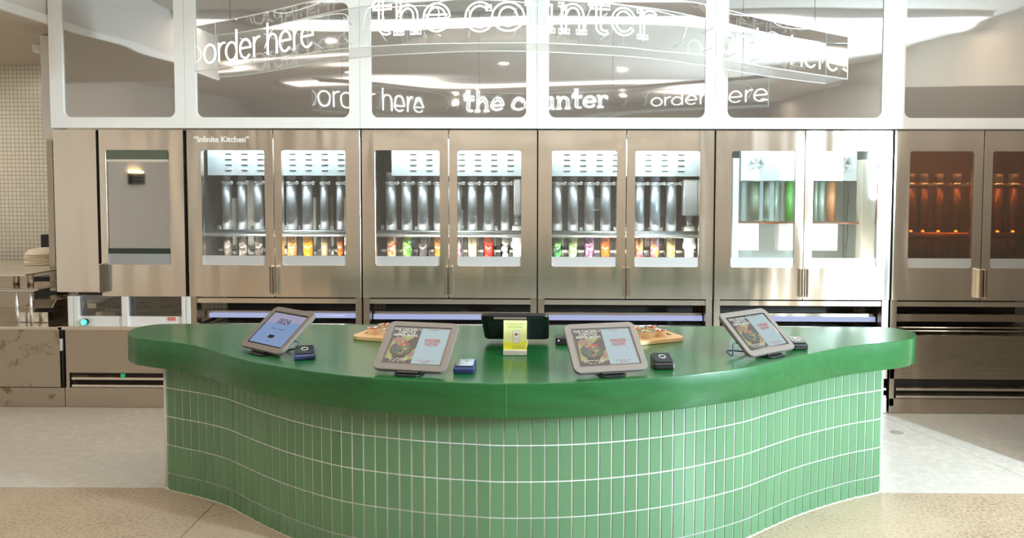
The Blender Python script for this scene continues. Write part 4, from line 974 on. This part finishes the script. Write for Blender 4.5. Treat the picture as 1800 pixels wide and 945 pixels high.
def onmid(s):
    s = max(0, min(cum[-1]-1e-6, s)); i = max(k for k in range(NS) if cum[k] <= s); i = min(i, NS-2)
    t_ = (s-cum[i])/max(1e-9, cum[i+1]-cum[i]); p = mid[i].lerp(mid[i+1], t_); d_ = (mid[i+1]-mid[i]).normalized(); return p, Vector((d_.y, -d_.x, 0))
def s_at_px(px, py):
    best = min(range(NS), key=lambda i: abs(proj_x(mid[i], 2.42)-px)); return cum[best]
def proj_x(p, z): q = RM.transposed() @ (Vector((p.x, p.y, z))-CAMP); return CX+F*q.x/-q.z
def E(cx, cy, rx, ry, a0, a1, n=18): return [(cx+rx*math.cos(math.radians(a0+(a1-a0)*k/n)), cy+ry*math.sin(math.radians(a0+(a1-a0)*k/n))) for k in range(n+1)]
# strokes in letter space (x-height 1)
G = {
 't': (.75, [[(.36, 1.42), (.34, 1.1), (.34, .3)]+E(.54, .25, .2, .22, 180, 300, 8), [(.05, 1.0), (.72, 1.0)], [(.05, 1.0), (.34, 1.4)]]),
 'h': (1.02, [[(.22, 1.6), (.22, 0)], [(.22, .62)]+E(.52, .62, .27, .36, 150, 0, 12)+[(.79, 0)], [(.05, 0), (.40, 0)], [(.62, 0), (.97, 0)], [(.05, 1.58), (.22, 1.6)]]),
 'e': (.92, [[(.12, .55), (.82, .55)]+E(.47, .52, .36, .46, 5, 325, 24)]),
 'c': (.88, [E(.48, .5, .38, .48, 45, 320, 22), [(.76, .72), (.76, .94)]]),
 'o': (.98, [E(.49, .5, .40, .48, 0, 360, 26)]),
 'u': (1.05, [[(.2, 1), (.2, .4)]+E(.5, .36, .30, .34, 180, 350, 12)+[(.8, .4)], [(.8, 1), (.8, 0)], [(.04, 1), (.2, 1)], [(.64, 1), (.8, 1)], [(.8, 0), (.98, 0)]]),
 'n': (1.02, [[(.22, 1), (.22, 0)], [(.22, .62)]+E(.52, .62, .27, .36, 150, 0, 12)+[(.79, 0)], [(.05, 0), (.40, 0)], [(.62, 0), (.97, 0)], [(.05, 1), (.22, 1)]]),
 'r': (.78, [[(.24, 1), (.24, 0)], [(.24, .55)]+E(.55, .6, .3, .38, 160, 50, 8), [(.05, 0), (.46, 0)], [(.05, 1), (.24, 1)], E(.70, .82, .07, .08, 0, 360, 8)])}
G1 = {
 'o': (1.0, [E(.5, .5, .42, .48, 0, 360, 24)]),
 'r': (.62, [[(.18, 1), (.18, 0)], E(.55, .58, .37, .40, 180, 80, 8)]),
 'd': (1.05, [E(.48, .48, .40, .46, 0, 360, 24), [(.88, 1.55), (.88, 0)]]),
 'e': (.98, [[(.1, .54), (.88, .54)]+E(.49, .5, .40, .48, 5, 318, 22)]),
 'h': (.98, [[(.15, 1.55), (.15, 0)], [(.15, .58)]+E(.5, .58, .34, .40, 170, 0, 12)+[(.84, 0)]]),
 ' ': (.45, [])}
def stadium(pts, w_):
    """closed outline at distance w_ around an open stroke"""
    P = [Vector((a, b, 0)) for a, b in pts]; Lf, Rt = [], []
    for i, p in enumerate(P):
        a = P[max(0, i-1)]; b = P[min(len(P)-1, i+1)]; d_ = (b-a)
        d_ = d_.normalized() if d_.length > 1e-6 else Vector((1, 0, 0)); n_ = Vector((-d_.y, d_.x, 0)); Lf.append(p+n_*w_); Rt.append(p-n_*w_)
    return [(q.x, q.y) for q in Lf+Rt[::-1]]
def write(body, glyphs, px0, px1, zb, xh, rad, outline, off=0, name='neon_lettering'):
    tw = sum(glyphs[ch][0] if ch != ' ' else .45 for ch in body)
    s0, s1 = s_at_px(px0, 0), s_at_px(px1, 0); k = (s1-s0)/tw; s = s0; mb = MB()
    for ch in body:
        if ch == ' ': s += .45*k; continue
        wd, st = glyphs[ch]
        for stroke in st:
            outs = []
            closed_loop = (abs(stroke[0][0]-stroke[-1][0])+abs(stroke[0][1]-stroke[-1][1])) < .02
            if outline:
                if closed_loop and ch == 'o': outs = [(E(.49, .5, .40+.10, .48+.06, 0, 350, 26), True), (E(.49, .5, .28, .36, 0, 350, 24), True)]
                elif closed_loop: outs = [(stroke[:-1], True)]
                else: outs = [(stadium(stroke, .072), True)]
            else: outs = [(stroke[:-1] if closed_loop else stroke, closed_loop)]
            for pts_, cl in outs:
                path = []
                for u, v_ in pts_:
                    p, n_ = onmid(s+u*k); path.append((p.x+n_.x*off, p.y+n_.y*off, zb+v_*xh))
                mb.tube(path, rad, 7, 0, cl)
        s += wd*k
    return mb.build(name, M_NEON, ns)
write('the counter', G, 655, 1148, 2.365, .122, .0040, True)
write('order here', G1, 350, 552, 2.345, .108, .0050, False)
write('order here', G1, 1270, 1478, 2.345, .108, .0050, False)
# glass supports, electrode leads looping off the letters
c = MB(); 
for i in range(6, NS-6, 4):
    p = mid[i]; q = fc[i]; c.cyl((p.x, p.y, 2.36), (q.x, q.y, 2.36), .003, 6); c.cyl((p.x, p.y, 2.46), (q.x, q.y, 2.46), .003, 6)
c.build('tube_support', M_ACRYLE, ns)
for i0, i1, dz in ((10, 22, .0), (24, 31, -.02), (30, 40, .03), (44, 54, .03), (58, 66, -.02), (66, 76, .0)):
    a, b_ = mid[i0], mid[i1]; m_ = (mid[(i0+i1)//2]+fc[(i0+i1)//2])/2
    MB().tube(catmull([(a.x, a.y, 2.38), (a.x*.8+m_.x*.2, a.y+.02, 2.50), (m_.x, m_.y, 2.51+dz*.3), (b_.x, b_.y+.02, 2.48), (b_.x, b_.y, 2.38)], 8), .0028, 6).build('electrode_lead', M_WHITE, ns)

# small round floor cover at the right
p = atZ(1577, 760, 0)
tag(MB().lathe([(.04, .0003), (.04, .003), (.036, .004)], (p.x, p.y, 0), 20).build('floor_cover', mat('floor_cover_m', (.36, .32, .27), .5)), 'small round grey floor cover plate right of the tiled counter', 'floor cover')
